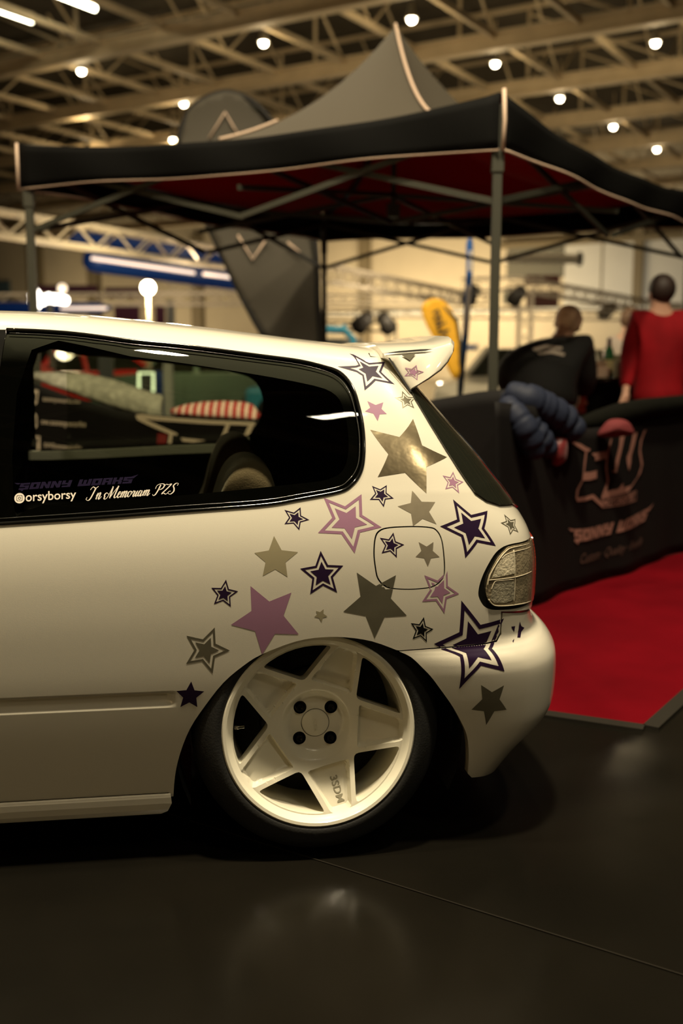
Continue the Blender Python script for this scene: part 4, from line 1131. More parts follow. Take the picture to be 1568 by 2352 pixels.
V,T=multi([(rsq(1),[np.array([(-.2,-.6),(.5,-.6),(.5,.5),(-.2,.6)])])])
LB.print('icon_print',V,T,c3([(35,390),(75,388),(50,293),(87,297)]),printw)
V,T=multi([(rsq(1,.5),[rsq(.68,.5)]),(disc(.38,16),[disc(.2,12)])])
LB.print('icon_print',V,T,c3([(28,540),(78,540),(22,443),(74,447)]),printw)
fpoly=np.array([(.15,-1),(.15,.05),(-.12,.05),(-.12,.35),(.15,.35),(.15,.6),(.35,.8),(.7,.8),(.7,.5),(.45,.48),(.45,.35),(.7,.35),(.65,.05),(.45,.05),(.45,-1)])
V,T=multi([(np.array([(-1,-1),(.15,-1),(.15,.05),(-.12,.05),(-.12,.35),(.15,.35),(.15,.6),(.35,.8),(.7,.8),(.7,.5),(.45,.48),(.45,.35),(.7,.35),(.65,.05),(.45,.05),(.45,-1),(1,-1),(1,1),(-1,1)]),[])])
LB.print('icon_print',V,T,c3([(25,680),(95,680),(25,590),(95,592)]),printw)
# grey counter cloth behind the sagging edge, and the checked cloth
def hull3(name,px_top,px_bot,y0,y1,m,label,cat,bulge=.03):
    "soft slab of cloth between two pixel rows, standing along the wall line"
    mb=MB();n=len(px_top);V=[]
    for i,(a,b_) in enumerate(zip(px_top,px_bot)):
        yy=y0+(y1-y0)*i/(n-1)
        A_=at(*a,yy+.10);B_=at(*b_,yy)
        for k in range(7):
            t=k/6;V.append(B_.lerp(A_,t)+Vector((0,-bulge*sin(pi*t),0)))
    mb.add(V,[(i*7+k,(i+1)*7+k,(i+1)*7+k+1,i*7+k+1) for i in range(n-1) for k in range(6)])
    o=mb.obj(name,m,smooth=True);md=o.modifiers.new('s','SOLIDIFY');md.thickness=.03;md.offset=1;tag(o,label,cat);return o
hull3('counter_cloth',[(83,865),(140,866),(203,868),(260,880),(310,897),(345,910),(375,917)],[(83,872),(140,892),(203,915),(260,935),(310,948),(345,955),(375,960)],6.28,5.95,mat('grey_crinkled_cloth',(.30,.285,.24),.6,bump=1.0,bscale=30,var=.3,vscale=25),'crinkled grey cloth on the counter behind the sagging banner edge, seen through the car','cloth')
chk=bpy.data.materials.new('red_white_check');chk.use_nodes=True;nt=chk.node_tree;b=nt.nodes['Principled BSDF'];b.inputs['Roughness'].default_value=.8
tc=nt.nodes.new('ShaderNodeTexCoord');ck=nt.nodes.new('ShaderNodeTexWave');ck.inputs['Scale'].default_value=7;ck.inputs['Distortion'].default_value=.3;ck.bands_direction='X'
cr_=nt.nodes.new('ShaderNodeValToRGB');cr_.color_ramp.elements[0].color=(.42,.03,.03,1);cr_.color_ramp.elements[1].color=(.70,.50,.44,1);cr_.color_ramp.elements[0].position=.4;cr_.color_ramp.elements[1].position=.6
nt.links.new(tc.outputs['Object'],ck.inputs['Vector']);nt.links.new(ck.outputs['Fac'],cr_.inputs[0]);nt.links.new(cr_.outputs[0],b.inputs['Base Color'])
hull3('checked_cloth',[(395,951),(430,940),(470,934),(515,932),(560,934),(578,940),(592,962)],[(398,953),(430,954),(470,958),(515,961),(560,964),(578,966),(592,968)],5.84,5.64,chk,'red and white checked cloth lying on the banner wall top, seen through the car','cloth')
# black table covering inside the gazebo
def table(name,c,sx,sy,h,label,mm,rz=0,drape=True):
    t=empty(name,(c[0],c[1],0),rz,label,'table');m=MB();m.box((0,0,h-.02),(sx,sy,.04));m.obj('tabletop',mm,t,world=False,bevel=.004)
    if drape:
        m=MB();
        for a in range(4):
            pass
        m.box((0,-sy/2-.004,h/2),(sx,.012,h-.02));m.box((-sx/2-.004,0,h/2),(.012,sy,h-.02));m.box((sx/2+.004,0,h/2),(.012,sy,h-.02));m.obj('table_cover',black,t,world=False)
    for x in(-1,1):
        for y in(-1,1):
            m=MB();m.box((x*(sx/2-.05),y*(sy/2-.05),h/2-.02),(.035,.035,h-.04));m.obj('leg',frame,t,world=False)
    return t
tb=at(1392,866,8.6)
T1=empty('bar_table',(tb.x,tb.y,0),label='round black bar table with bottle and boxes between the two people',cat='table')
hT=tb.z
m=MB();m.lathe([(0,hT),(.36,hT),(.365,hT-.012),(.36,hT-.03),(0,hT-.03)],(0,0,0),(1,0,0),(0,1,0),(0,0,1),40);m.obj('tabletop',blackp,T1,world=False,auto=40)
m=MB();m.lathe([(.30,.0),(.25,.25),(.20,.6),(.30,hT-.04)],(0,0,0),(1,0,0),(0,1,0),(0,0,1),40);m.obj('stretch_cover',black,T1,world=False,smooth=True)
bot=mat('green_bottle_glass',(.02,.12,.04),.08,0,.5)
o=empty('wine_bottle',(at(1396,866,8.5).x,8.5,hT),label='green glass bottle with dark neck on the bar table',cat='bottle')
m=MB();m.lathe([(0,0),(.038,0),(.04,.01),(.04,.18),(.034,.21),(.016,.25),(.014,.31),(0,.31)],(0,0,0),(1,0,0),(0,1,0),(0,0,1),24);m.obj('bottle_glass',bot,o,world=False,smooth=True)
m=MB();m.lathe([(.0165,.245),(.0165,.312),(0,.315)],(0,0,0),(1,0,0),(0,1,0),(0,0,1),20);m.obj('neck_foil',mat('dark_foil',(.06,.02,.02),.4),o,world=False,smooth=True)
m=MB();m.lathe([(.0412,.04),(.0412,.14)],(0,0,0),(1,0,0),(0,1,0),(0,0,1),24);m.obj('bottle_label',mat('cream_label',(.5,.42,.2),.7),o,world=False,smooth=True)
for nm,u,y,sx,sz,cc,lb in (('food_box',1374,8.36,.15,.085,(.55,.40,.28),'pale open food box on the bar table left of the bottle'),('paper_box',1420,8.60,.13,.12,(.40,.36,.24),'upright beige box on the bar table right of the bottle')):
    P=at(u,866,y);o=empty(nm,(P.x,P.y,hT),label=lb,cat='box');m=MB();m.box((0,0,sz/2),(sx,.12,sz));m.obj('carton',mat(nm+'_card',cc,.7),o,world=False,bevel=.004)
    m=MB();m.box((0,.07,sz*1.2),(sx,.006,sz*.7),Matrix.Rotation(.5,3,'X'));m.obj('box_lid',mat(nm+'_card',cc,.7),o,world=False)
# ================================================================== JACKETS ON THE WALL
navy=mat('navy_quilted_nylon',(.013,.017,.033),.6,spec=.25,bump=.25,bscale=30)
def puff_tube(m,P,R,nb,flat=1.0,n=18):
    "quilted sleeve: baffles bulging along a path"
    P=smooth(np.array(P,float),8,False);L=np.concatenate([[0],np.cumsum(np.linalg.norm(np.diff(P,axis=0),axis=1))]);L/=L[-1]
    K=nb*8+1;q=[Vector([np.interp(i/(K-1),L,P[:,a]) for a in range(3)]) for i in range(K)]
    r=[float(np.interp(i/(K-1),np.linspace(0,1,len(R)),R))*(.85+.15*abs(sin(pi*i/8))**.4)*(1+.03*sin(i*.9)) for i in range(K)]
    r[0]*=.5;r[-1]*=.5
    m.tube(q,r,n)
J=empty('puffer_jacket',at(1240,960,4.75),label='navy quilted puffer jacket slung over the banner wall by the gazebo leg',cat='jacket')
def pj(*a): return [tuple(at(u,v,y)) for u,v,y in a]
m=MB();puff_tube(m,pj((1165,900,4.90),(1205,915,4.86),(1250,940,4.90),(1295,968,4.96),(1328,1002,4.98)),[.05,.08,.085,.08,.06],6);m.obj('sleeve',navy,J,smooth=True)
m=MB();puff_tube(m,pj((1160,925,4.72),(1180,950,4.66),(1205,985,4.64),(1222,1020,4.66),(1226,1050,4.68)),[.045,.06,.064,.06,.045],5);m.obj('sleeve',navy,J,smooth=True)
m=MB();puff_tube(m,pj((1170,905,4.92),(1195,960,4.84),(1240,1010,4.86),(1262,1040,4.90)),[.05,.07,.07,.05],7);m.obj('jacket_body',navy,J,smooth=True)
redj=mat('dark_red_shiny_cloth',(.13,.008,.009),.4,bump=.5,bscale=25,sheen=.2)
def drape(name,px,y,m_,label,cat,depth=.05):
    c=np.mean(px,0);mb=MB();n=len(px);V=[];K=6
    yy=y
    for k in range(K+1):
        t=k/K;s=cos(t*pi/2)
        for u,v in px: V.append(at(c[0]+(u-c[0])*s,c[1]+(v-c[1])*s,yy-depth*sin(t*pi/2)))
    mb.add(V,[(k*n+i,k*n+(i+1)%n,(k+1)*n+(i+1)%n,(k+1)*n+i) for k in range(K) for i in range(n)])
    V2=[at(u,v,yy+depth*.6) for u,v in px];k0=len(mb.v);mb.add(V2,[tuple(range(n))]);mb.f+=[(i,(i+1)%n,k0+(i+1)%n,k0+i) for i in range(n)]
    o=mb.obj(name,m_,smooth=True);tag(o,label,cat);return o
drape('red_cloth',smooth([(1268,1008),(1300,1006),(1303,1040),(1298,1058),(1282,1070),(1266,1066),(1264,1035)],3),4.93,redj,'dark red shiny cloth hanging just below the navy jacket','cloth')
drape('knitted_hat',smooth([(1372,1002),(1384,978),(1400,964),(1425,962),(1445,970),(1456,990),(1452,998),(1410,1004)],3),5.22,mat('red_knit',(.12,.012,.014),.8,bump=.6,bscale=120),'red knitted cap resting on top of the logo banner','hat',.07)
olive=mat('dark_olive_cloth',(.0045,.0045,.003),.9,spec=.08,bump=.5,bscale=14)
m=MB();P=pj((1325,975,5.28),(1370,965,5.38),(1420,952,5.50),(1480,938,5.70),(1560,928,6.0),(1640,918,6.3));m.tube(P,[.03,.05,.06,.055,.05,.05],14);o=m.obj('rolled_coat',olive,smooth=True);tag(o,'dark olive coat laid along the banner wall top under the red cap','coat')
# ================================================================== PEOPLE
def skinmesh(name,J,Ed,m,parent=None,sub=2,root=0):
    "J: list of (point, radius)"
    me=bpy.data.meshes.new(name);me.from_pydata([tuple(p) for p,_ in J],Ed,[]);me.materials.append(m)
    o=bpy.data.objects.new(name,me);COL.objects.link(o)
    md=o.modifiers.new('skin','SKIN');md.use_smooth_shade=True
    if not me.skin_vertices:
        bpy.context.view_layer.objects.active=o;me.skin_vertices.new() if hasattr(me.skin_vertices,'new') else None
    for i,(p,r) in enumerate(J):
        sv=me.skin_vertices[0].data[i];rr=r if isinstance(r,tuple) else (r,r);sv.radius=rr;sv.use_root=(i==root)
    s=o.modifiers.new('sub','SUBSURF');s.levels=s.render_levels=sub
    if parent is not None:o.parent=parent;o.matrix_parent_inverse=wm(parent).inverted()
    return o
def person(base,K,face,skin,top,trou,hairc,label,bulk=1.0,cat='person'):
    "K: joint name -> world point"
    J=[];Ed=[];ix={}
    def add(n,p,r,par=None):
        ix[n]=len(J);J.append((Vector(p),r))
        if par is not None:Ed.append((ix[par],ix[n]))
    f=Vector(face).normalized()
    k={a:Vector(b) for a,b in K.items()}
    add('pel',k['pel'],(.14,.11));add('sp',k['pel'].lerp(k['chest'],.45),(.13,.10),'pel');add('ch',k['chest'],(.16,.11),'sp');add('nb',k['neck'],.06,'ch')
    up=(k['head']-k['neck']).normalized()
    add('hb',k['head']-up*.05,.072,'nb');add('hc',k['head']+up*.02,(.082,.095),'hb');add('ht',k['head']+up*.09,.06,'hc')
    add('nose',k['head']-up*.01+f*.095,.012,'hb')
    for s in('l','r'):
        add('sh'+s,k['sh'+s],.062,'ch');add('el'+s,k['el'+s],.045,'sh'+s);add('wr'+s,k['wr'+s],.030,'el'+s)
        d=(k['wr'+s]-k['el'+s]).normalized();h=k['wr'+s]+d*.07;add('ha'+s,h,(.036,.02),'wr'+s)
        sd=d.cross(f);sd=sd.normalized() if sd.length>.1 else Vector((1,0,0))
        for q,(o_,l) in enumerate(((-.027,.065),(-.009,.08),(.009,.078),(.026,.062))):
            add('f%d%s'%(q,s),h+d*.035+sd*o_,.0095,'ha'+s);add('g%d%s'%(q,s),h+d*(.035+l*.8)+sd*o_+f*.022,.008,'f%d%s'%(q,s))
        add('th'+s,h-d*.02+sd*.045+f*.01,.010,'ha'+s)
        add('hp'+s,k['hp'+s],.095,'pel');add('kn'+s,k['kn'+s],.06,'hp'+s);add('an'+s,k['an'+s],.042,'kn'+s);add('to'+s,k['an'+s]+Vector((f.x,f.y,0)).normalized()*.13-Vector((0,0,.04)),.035,'an'+s)
    body=skinmesh('person',list(J),list(Ed),skin);tag(body,label,cat)
    def clothes(name,ids,grow,m,extra={},bk=1.0):
        P=[];E_=[];mp={}
        for n in ids:
            mp[ix[n]]=len(P);p,r=J[ix[n]];g_=extra.get(n,grow);P.append((p,tuple(x*bk+g_ for x in r) if isinstance(r,tuple) else r*bk+g_))
        for a,b_ in Ed:
            if a in mp and b_ in mp:E_.append((mp[a],mp[b_]))
        return skinmesh(name,P,E_,m,body)
    add('hem',k['pel']-Vector((0,0,.15)),(.17,.13),'pel');clothes('jacket',['hem','pel','sp','ch','shl','ell','shr','elr','wrl','wrr'],.025,top,{'wrl':.012,'wrr':.012,'ell':.02,'elr':.02},bulk)
    clothes('trousers',['sp','pel','hpl','knl','anl','hpr','knr','anr'],.016,trou)
    for s in('l','r'): 
        a=k['an'+s];ff=Vector((f.x,f.y,0)).normalized();m=MB();m.sph(a+ff*.06-Vector((0,0,.045)),.06,14,(1,1,.6));m.sph(a+ff*.13-Vector((0,0,.05)),.045,14,(1,1,.6));
        m.obj('shoe',blackm,body,smooth=True)
    m=MB();c=k['head']+up*.045-f*.022;m.sph(c,.112,18,(.90,.98,1.0));hr=m.obj('hair',hairc,body,smooth=True)
    for s in (1,-1):
        e=f.cross(up).normalized()*s
        m=MB();m.sph(k['head']+e*.088,.022,10,(.5,1,1.3));m.obj('ear',skin,body,smooth=True)
    return body,f
skinm=mat('skin',(.50,.28,.19),.5);skin2=mat('skin_pale',(.58,.34,.22),.5)
redt=mat('red_team_jacket',(.20,.004,.007),.8,spec=.15,bump=.3,bscale=9,var=.2,vscale=5);darktr=mat('black_trousers',(.014,.014,.013),.8,bump=.2,bscale=10)
hood=mat('black_hoodie',(.012,.012,.011),.8,bump=.3,bscale=9);olv=mat('olive_trousers',(.045,.048,.032),.8,bump=.2,bscale=10)
darkh=mat('dark_brown_hair',(.025,.014,.010),.6);blond=mat('sandy_hair',(.95,.66,.44),.6);brown=mat('brown_hair',(.16,.09,.05),.6)
cream=mat('cream_shirt',(.48,.40,.32),.8);jeans=mat('blue_jeans',(.05,.07,.10),.8)
def PJ(y0,**k): return {n:at(v[0],v[1],y0+(v[2] if len(v)>2 else 0)) for n,v in k.items()}
def legs(K,y,xl,xr,dx=0):
    K['hpl']=K['pel']+Vector((-.10,0,-.06));K['hpr']=K['pel']+Vector((.10,0,-.06))
    K['knl']=Vector((K['hpl'].x-.03,K['hpl'].y-.03,.48));K['knr']=Vector((K['hpr'].x+.03,K['hpr'].y-.03,.48))
    K['anl']=Vector((K['knl'].x-.01,K['hpl'].y+.03,.09));K['anr']=Vector((K['knr'].x+.01,K['hpr'].y+.03,.09));return K
K=legs(PJ(8.0,pel=(1512,893),chest=(1514,762),neck=(1515,716),head=(1516,678),shl=(1464,737),shr=(1568,737),ell=(1445,822,.05),elr=(1590,825,.0),wrl=(1437,893,-.12),wrr=(1585,890,-.15)),8,0,0)
PR,_=person(None,K,(-.3,.95,-.1),skinm,redt,darktr,darkh,'person in a red jacket and black trousers standing at the right edge, seen from behind',bulk=1.3)
K=legs(PJ(7.3,pel=(1238,895),chest=(1268,806,.22),neck=(1291,775,.36),head=(1302,748,.42),shl=(1190,816,.12),shr=(1330,798,.32),ell=(1164,866,.0),elr=(1346,858,.32),wrl=(1178,915,.12),wrr=(1338,908,.45)),7.3,0,0)
PB,_=person(None,K,(.35,.85,-.35),skin2,hood,olv,blond,'person in a black printed hoodie bending forward beside the gazebo leg, seen from behind',bulk=1.75)
# white and pink back print on the hoodie
m=MB()
def backprint(px,y):
    v=[at(u,w,y) for u,w in px];k=len(m.v);m.add(v,[tuple(range(len(v)))])
for px in ([(1228,800),(1262,792),(1300,797),(1298,803),(1262,799),(1232,806)],[(1238,809),(1276,803),(1304,812),(1300,818),(1272,811),(1242,815)]): backprint(px,7.24)
o=m.obj('back_print',printw,PB);md=o.modifiers.new('w','SHRINKWRAP');md.target=[c for c in PB.children if c.name.startswith('jacket')][0];md.wrap_method='PROJECT';md.use_project_x=False;md.use_project_y=True;md.use_positive_direction=True;md.use_negative_direction=True;md.offset=.006
K=legs(PJ(10.6,pel=(1432,872),chest=(1434,800),neck=(1440,768),head=(1446,742),shl=(1405,786),shr=(1466,784),ell=(1398,832),elr=(1474,832),wrl=(1404,872,-.1),wrr=(1468,872,-.1)),10.6,0,0)
person(None,K,(.4,.9,0),skin2,cream,jeans,brown,'person in a cream top with brown hair, half hidden behind the red jacket')
# ================================================================== FLAGS
def flag(name,px,y,m,label,pole,framem=None,th=.012,curve=.05,framew=.05):
    r=empty(name,at(pole[-1][0],pole[-1][1],y)*1.0,label=label,cat='flag');r.location.z=0
    P=smooth(np.array(px,float),4);c=P.mean(0)
    p,T=region(P,[],16,14);d=bdist(p,P)
    V=[at(u,v,y+curve*sin((u-c[0])/60)+.02*sin(v/37.)) for u,v in p]
    o=mesh_obj('cloth',V,[tuple(map(int,t)) for t in T],m,r);md=o.modifiers.new('s','SOLIDIFY');md.thickness=th
    if framem: 
        q=MB();q.tube([at(u,v,y-.005) for u,v in list(P)+[P[0]]],framew,8);q.obj('hem',framem,r,smooth=True)
    pl=[at(u,v,y+.01) for u,v in pole];e=pl[-1];pl.append(Vector((e.x,e.y,0.02)))
    q=MB();q.tube(pl,[.018]*len(pl),10);q.obj('pole',frame,r,smooth=True)
    q=MB();q.bar((e.x-.3,e.y,.012),(e.x+.3,e.y,.012),.05,.02);q.bar((e.x,e.y-.3,.012),(e.x,e.y+.3,.012),.05,.02);q.obj('base',frame,r)
    return r
gf=mat('charcoal_flag_cloth',(.085,.075,.055),.75,bump=.5,bscale=3)
FY=9.9
FD=flag('feather_flag',[(412,330),(420,285),(450,240),(512,212),(565,225),(610,262),(655,330),(700,440),(724,560),(730,700),(732,800),(650,800),(612,780),(560,690),(510,585),(455,470),(422,390)],FY,gf,'tall charcoal feather flag with pale line emblem behind the gazebo',[(512,212),(610,262),(700,440),(728,640),(732,800)],mat('black_flag_hem',(.02,.018,.015),.7),framew=.028)
def ftube(L): m=MB();m.tube([at(u,v,FY-.06) for u,v in L],.011,6);m.obj('line_emblem',mat('pale_flag_print',(.80,.60,.45),.7),FD,smooth=True)
ftube([(480,318),(517,258),(548,312)]);ftube([(546,540),(580,596),(614,545)]);ftube([(590,530),(612,548)]);ftube([(660,556),(688,580)])
yl=mat('yellow_flag_cloth',(.95,.50,.03),.6,emis=None)
YF=flag('feather_flag',[(968,712),(975,694),(1000,685),(1026,698),(1048,735),(1057,790),(1056,850),(1050,868),(1040,868),(1020,830),(998,782),(978,745)],11.5,yl,'yellow feather flag with dark mirrored lettering beside the blue flag pole',[(1000,685),(1048,735),(1057,790),(1054,880)],None,.01,.03)
V,T=text2d('mi.hu',offset=.03);V=norm2d(V);V[:,0]=1-V[:,0]
c=[(1018,802),(992,716),(1042,792),(1014,706)]
uv=bil([np.array(c[0]),np.array(c[1]),np.array(c[2]),np.array(c[3])],V)
o=mesh_obj('flag_lettering',[at(u,v,11.42) for u,v in uv],T,mat('dark_print',(.03,.025,.02),.7),YF,False)
bl=mat('blue_flag_cloth',(.03,.13,.42),.6)
BF=flag('feather_flag',[(1071,556),(1085,556),(1084,640),(1078,740),(1068,840),(1062,905),(1052,905),(1058,820),(1064,720),(1070,620)],9.6,bl,'narrow blue and white flag on a tall pole in front of the yellow flag',[(1078,553),(1070,740),(1058,905)],None,.012,.0)
m=MB();V=[at(u,v,9.57) for u,v in [(1078,575),(1084,575),(1082,650),(1077,735),(1070,770),(1066,768),(1070,700),(1075,630)]];m.add(V,[tuple(range(8))]);m.obj('white_panel',whitev,BF)
for c_ in BF.children:
    if c_.name.startswith('pole'): c_.data.materials[0]=bl
# ================================================================== BOX TRUSSES AND STAND LIGHTS
alu=mat('aluminium_truss',(.74,.64,.50),.38,.3)
for (x_,y_,z_),e_ in (((-6.5,14,2.3),150),((-3,20,2.2),150),((2,25,2.2),260),((8,27,2.2),200),((1.0,10.6,2.5),40),((-2.2,10.4,2.2),14)):  # fill lights without fixtures, added to brighten trusses and flags
    lo=bpy.data.objects.new('booth_light',bpy.data.lights.new('booth_light','POINT'));COL.objects.link(lo);lo.location=(x_,y_,z_);lo.data.energy=e_;lo.data.color=(1,.82,.55);lo.data.shadow_soft_size=.2
def truss(pa,ya,pb,yb,s,label,step=.45,name='lighting_truss',mm=None):
    a=at(*pa,ya);b_=at(*pb,yb);m=MB();d=(b_-a);L=d.length;d.normalize();x=Vector((d.y,-d.x,0)).normalized();z=Vector((0,0,1))
    C4=[x*i*s/2+z*j_*s/2 for i,j_ in((-1,-1),(1,-1),(1,1),(-1,1))]
    for c in C4:m.bar(a+c,b_+c,.05)
    n=int(L/step)
    for i in range(n):
        p=a+d*(L*i/n);q=a+d*(L*(i+1)/n)
        for k_ in range(4):
            c0,c1=C4[k_],C4[(k_+1)%4]
            m.bar(p+(c0 if i%2 else c1),q+(c1 if i%2 else c0),.025)
    o=m.obj(name,mm or alu);tag(o,label,'truss','aluminium box trusses over the stands');return a,b_
truss((-60,505),15.5,(545,598),21,.34,'aluminium box truss high at the left in front of the blue tube')
truss((-60,690),26,(560,686),27,.28,'lower aluminium box truss just above the car roof at the left')
truss((380,662),29,(575,660),29,.28,'short aluminium truss directly behind the left lower truss',)
truss((745,628),24,(1075,688),34,.36,'bright aluminium truss sloping down toward the yellow flag')
truss((745,686),31,(1130,688),31,.22,'thin level truss below the sloping one, behind the flags',.35)
truss((745,716),36,(1500,726),36,.30,'long low truss across the far stands behind the people',.6)
truss((1060,655),30,(1205,652),30,.36,'short level truss by the right gazebo leg')
truss((1205,655),30,(1600,722),44,.36,'aluminium truss sloping down to the red jacket')
a_,b__=at(1207,662,30),at(1207,900,30)
m=MB();
for dx in(-.18,.18):
    for dy in(-.18,.18):m.bar((a_.x+dx,a_.y+dy,0),(a_.x+dx,a_.y+dy,a_.z),.05)
for i in range(8):
    z0=a_.z*i/8;m.bar((a_.x-.18,a_.y-.18,z0),(a_.x+.18,a_.y-.18,z0+a_.z/8),.03);m.bar((a_.x+.18,a_.y+.18,z0),(a_.x-.18,a_.y+.18,z0+a_.z/8),.03)
tag(m.obj('truss_tower',alu),'upright aluminium truss tower under the corner of the right trusses','truss')
bkt=mat('black_truss_paint',(.04,.035,.03),.5)
truss((700,746),27,(905,752),27,.22,'small black truss with stage lights over the blue car frame',.4,mm=bkt)
a_=at(900,752,27);m=MB()
for dx in(-.11,.11):m.bar((a_.x+dx,a_.y,0),(a_.x+dx,a_.y,a_.z),.045)
for i in range(10): m.bar((a_.x-.11,a_.y,a_.z*i/10),(a_.x+.11,a_.y,a_.z*(i+1)/10),.025)
tag(m.obj('truss_leg_stand',bkt),'black truss leg right of the stage lights','truss')
def stage_light(u,v,y,lb,rx=.5,s=1.):
    P=at(u,v,y);o=empty('stage_light',P,rx,lb,'stage light',"stage lights on the trusses");m=MB();m.lathe([(0,-.18*s),(.10*s,-.17*s),(.12*s,0),(.14*s,.16*s),(.11*s,.16*s),(.09*s,.10*s),(0,.10*s)],(0,0,0),(1,0,0),(0,.5,.86),(0,.86,-.5),20);m.obj('lamp_can',bkt,o,world=False,smooth=True)
    m=MB();m.tube([(-.16*s,0,0),(-.16*s,0,.2*s),(.16*s,0,.2*s),(.16*s,0,0)],.015,6);m.obj('yoke',bkt,o,world=False,smooth=True)
stage_light(833,739,26.5,'left stage light hanging on the small black truss',.6,1.6);stage_light(886,741,26.5,'right stage light hanging on the small black truss',-.4,1.6)
stage_light(1082,677,29.5,'dark stage light by the blue flag pole',.2,1.6);stage_light(1395,714,37,'dark stage light on the sloping truss near the middle of the right side',.5,1.8);stage_light(1187,678,29,'dark stage light beside the upright truss tower',.3,1.6)
# blue inflatable tube ring with white neon lines
blu=mat('blue_inflatable',(.010,.04,.16),.35,emis=(.01,.06,.35),es=.07)  # faint blue glow put into the skin colour
P0,P1=at(212,597,22),at(600,650,25.5)
BT=empty('blue_inflatable_tube',P0.lerp(P1,.5),label='large blue inflatable tube hanging behind the upper left truss, with white light lines',cat='hanging decoration')
m=MB();d=P1-P0;m.tube([P0-d*.035,P0-d*.028,P0-d*.01,P0+d*.02,P0+d*.3,P1],[.05,.16,.23,.25,.25,.25],18);m.obj('tube_shell',blu,BT,smooth=True)
p2,p3=at(175,548,22.6),at(600,600,26);m=MB();d=p3-p2;m.tube([p2-d*.03,p2-d*.02,p2,p2+d*.3,p3],[.04,.12,.17,.18,.18],16);m.obj('tube_shell',blu,BT,smooth=True)
neon=mat('white_neon',(1,.8,.7),.5,emis=(1,.78,.62),es=1.3)
for a,b_ in (((210,593),(446,627)),((468,629),(560,641))):
    m=MB();m.tube([at(*a,21.7),at(*b_,22.9)],.035,8);m.obj('light_line',neon,BT,smooth=True)
P0,P1=at(-40,706,24),at(255,708,24)
BT2=empty('blue_inflatable_tube',P0,label='low blue inflatable tube just over the car roof at the far left',cat='hanging decoration');m=MB();m.tube([P0,P0.lerp(P1,.9),P1],[.13,.13,.05],14);m.obj('tube_shell',blu,BT2,smooth=True)
m=MB();m.tube([at(140,708,23.6),at(245,708,23.6)],.03,8);m.obj('light_line',neon,BT2,smooth=True)
# glowing sign
gs=mat('white_sign_glow',(1,.95,.85),.5,emis=(1,.92,.80),es=7)
SG=empty('lit_sign',at(112,690,19),label='overexposed white lit lettering sign at the left above the car roof',cat='sign')
m=MB()
for u,v,r in ((80,679,.11),(82,693,.12),(98,689,.085),(112,685,.08),(126,687,.08),(140,688,.08),(150,690,.07)): m.sph(at(u,v,19),r,12,(1,.4,1.15))
m.obj('sign_letters',gs,SG,smooth=True)
m=MB();m.sph(at(143,662,19.3),.085,16);m.obj('globe',mat('globe_glow',(1,.9,.75),.5,emis=(1,.80,.60),es=1.0),SG,smooth=True)
p=at(112,700,19);m=MB();m.bar((p.x,p.y+.05,0),(p.x,p.y+.05,p.z),.08);m.obj('sign_post',frame,SG)
# floodlight on a stand
FLp=at(340,661,17);FL=empty('flood_lamp',(FLp.x,FLp.y,0),label='glaring floodlight on a pale stand above the car roof',cat='lamp')
m=MB();m.sph(FLp,.11,18);m.obj('bulb',mat('flood_glow',(1,.9,.6),.5,emis=(1,.86,.5),es=30),FL,smooth=True)
m=MB();m.tube([(FLp.x,FLp.y,.0),(FLp.x,FLp.y,FLp.z-.08)],.025,12);m.obj('stand',mat('pale_stand',(.5,.42,.3),.6),FL,smooth=True)
m=MB()
for k in range(3):
    a=2*pi*k/3;m.bar((FLp.x,FLp.y,.35),(FLp.x+.4*cos(a),FLp.y+.4*sin(a),.02),.025)
m.obj('tripod_leg',frame,FL)
lo=bpy.data.objects.new('flood_light',bpy.data.lights.new('flood_light','POINT'));COL.objects.link(lo);lo.location=FLp+Vector((0,-.25,0));lo.data.energy=160;lo.data.color=(1,.8,.45);lo.data.shadow_soft_size=.1
# exhibition panels
def panel(u0,v0,u1,v1,y,col,label,name='exhibition_panel',th=.08,em=0,foot=True):
    a=at(u0,v0,y);b_=at(u1,v1,y);zb=0.0 if foot else min(a.z,b_.z)
    m=MB();m.box(((a.x+b_.x)/2,y,(a.z+zb)/2),(abs(b_.x-a.x),th,a.z-zb))
    mm=mat('panel_%02d%02d%02d'%tuple(int(c*99) for c in col)+('e' if em else ''),col,.6,emis=col if em else None,es=em);o=m.obj(name,mm,bevel=.01);tag(o,label,'panel');return o
panel(78,655,225,680,33,(.10,.02,.06),'dark plum panel strip behind the lit sign',foot=False)
panel(240,660,325,684,33.5,(.10,.02,.06),'second plum panel strip left of the floodlight',foot=False)
panel(262,700,322,760,30,(.13,.03,.08),'plum exhibition wall left of the floodlight stand')
panel(356,700,380,760,30.2,(.13,.03,.08),'narrow plum exhibition wall right of the floodlight stand')
panel(382,690,402,760,30.4,(.35,.36,.36),'narrow pale grey exhibition wall beside the plum one')
panel(1205,632,1243,655,40,(.20,.06,.05),'left small brownish red poster high on the far wall','poster',foot=False)
panel(1246,632,1285,655,40,(.20,.06,.05),'right small brownish red poster high on the far wall','poster',foot=False)
panel(1208,668,1282,705,38,(.16,.06,.05),'dark red banner with figures hanging under the far truss','poster',foot=False)
panel(1062,790,1098,806,13.5,(.50,.45,.38),'small white sign with a blue marking behind the blue flag pole','sign_board',foot=False)
sb=[o for o in bpy.data.objects if o.name.startswith('sign_board')][0]
P0=at(1068,798,13.4);P1=at(1090,799,13.4);m=MB();m.bar((P0.x,13.45,P0.z),(P1.x,13.45,P0.z),.005,.03);m.obj('blue_stripe',mat('blue_print',(.05,.12,.35),.6),sb)
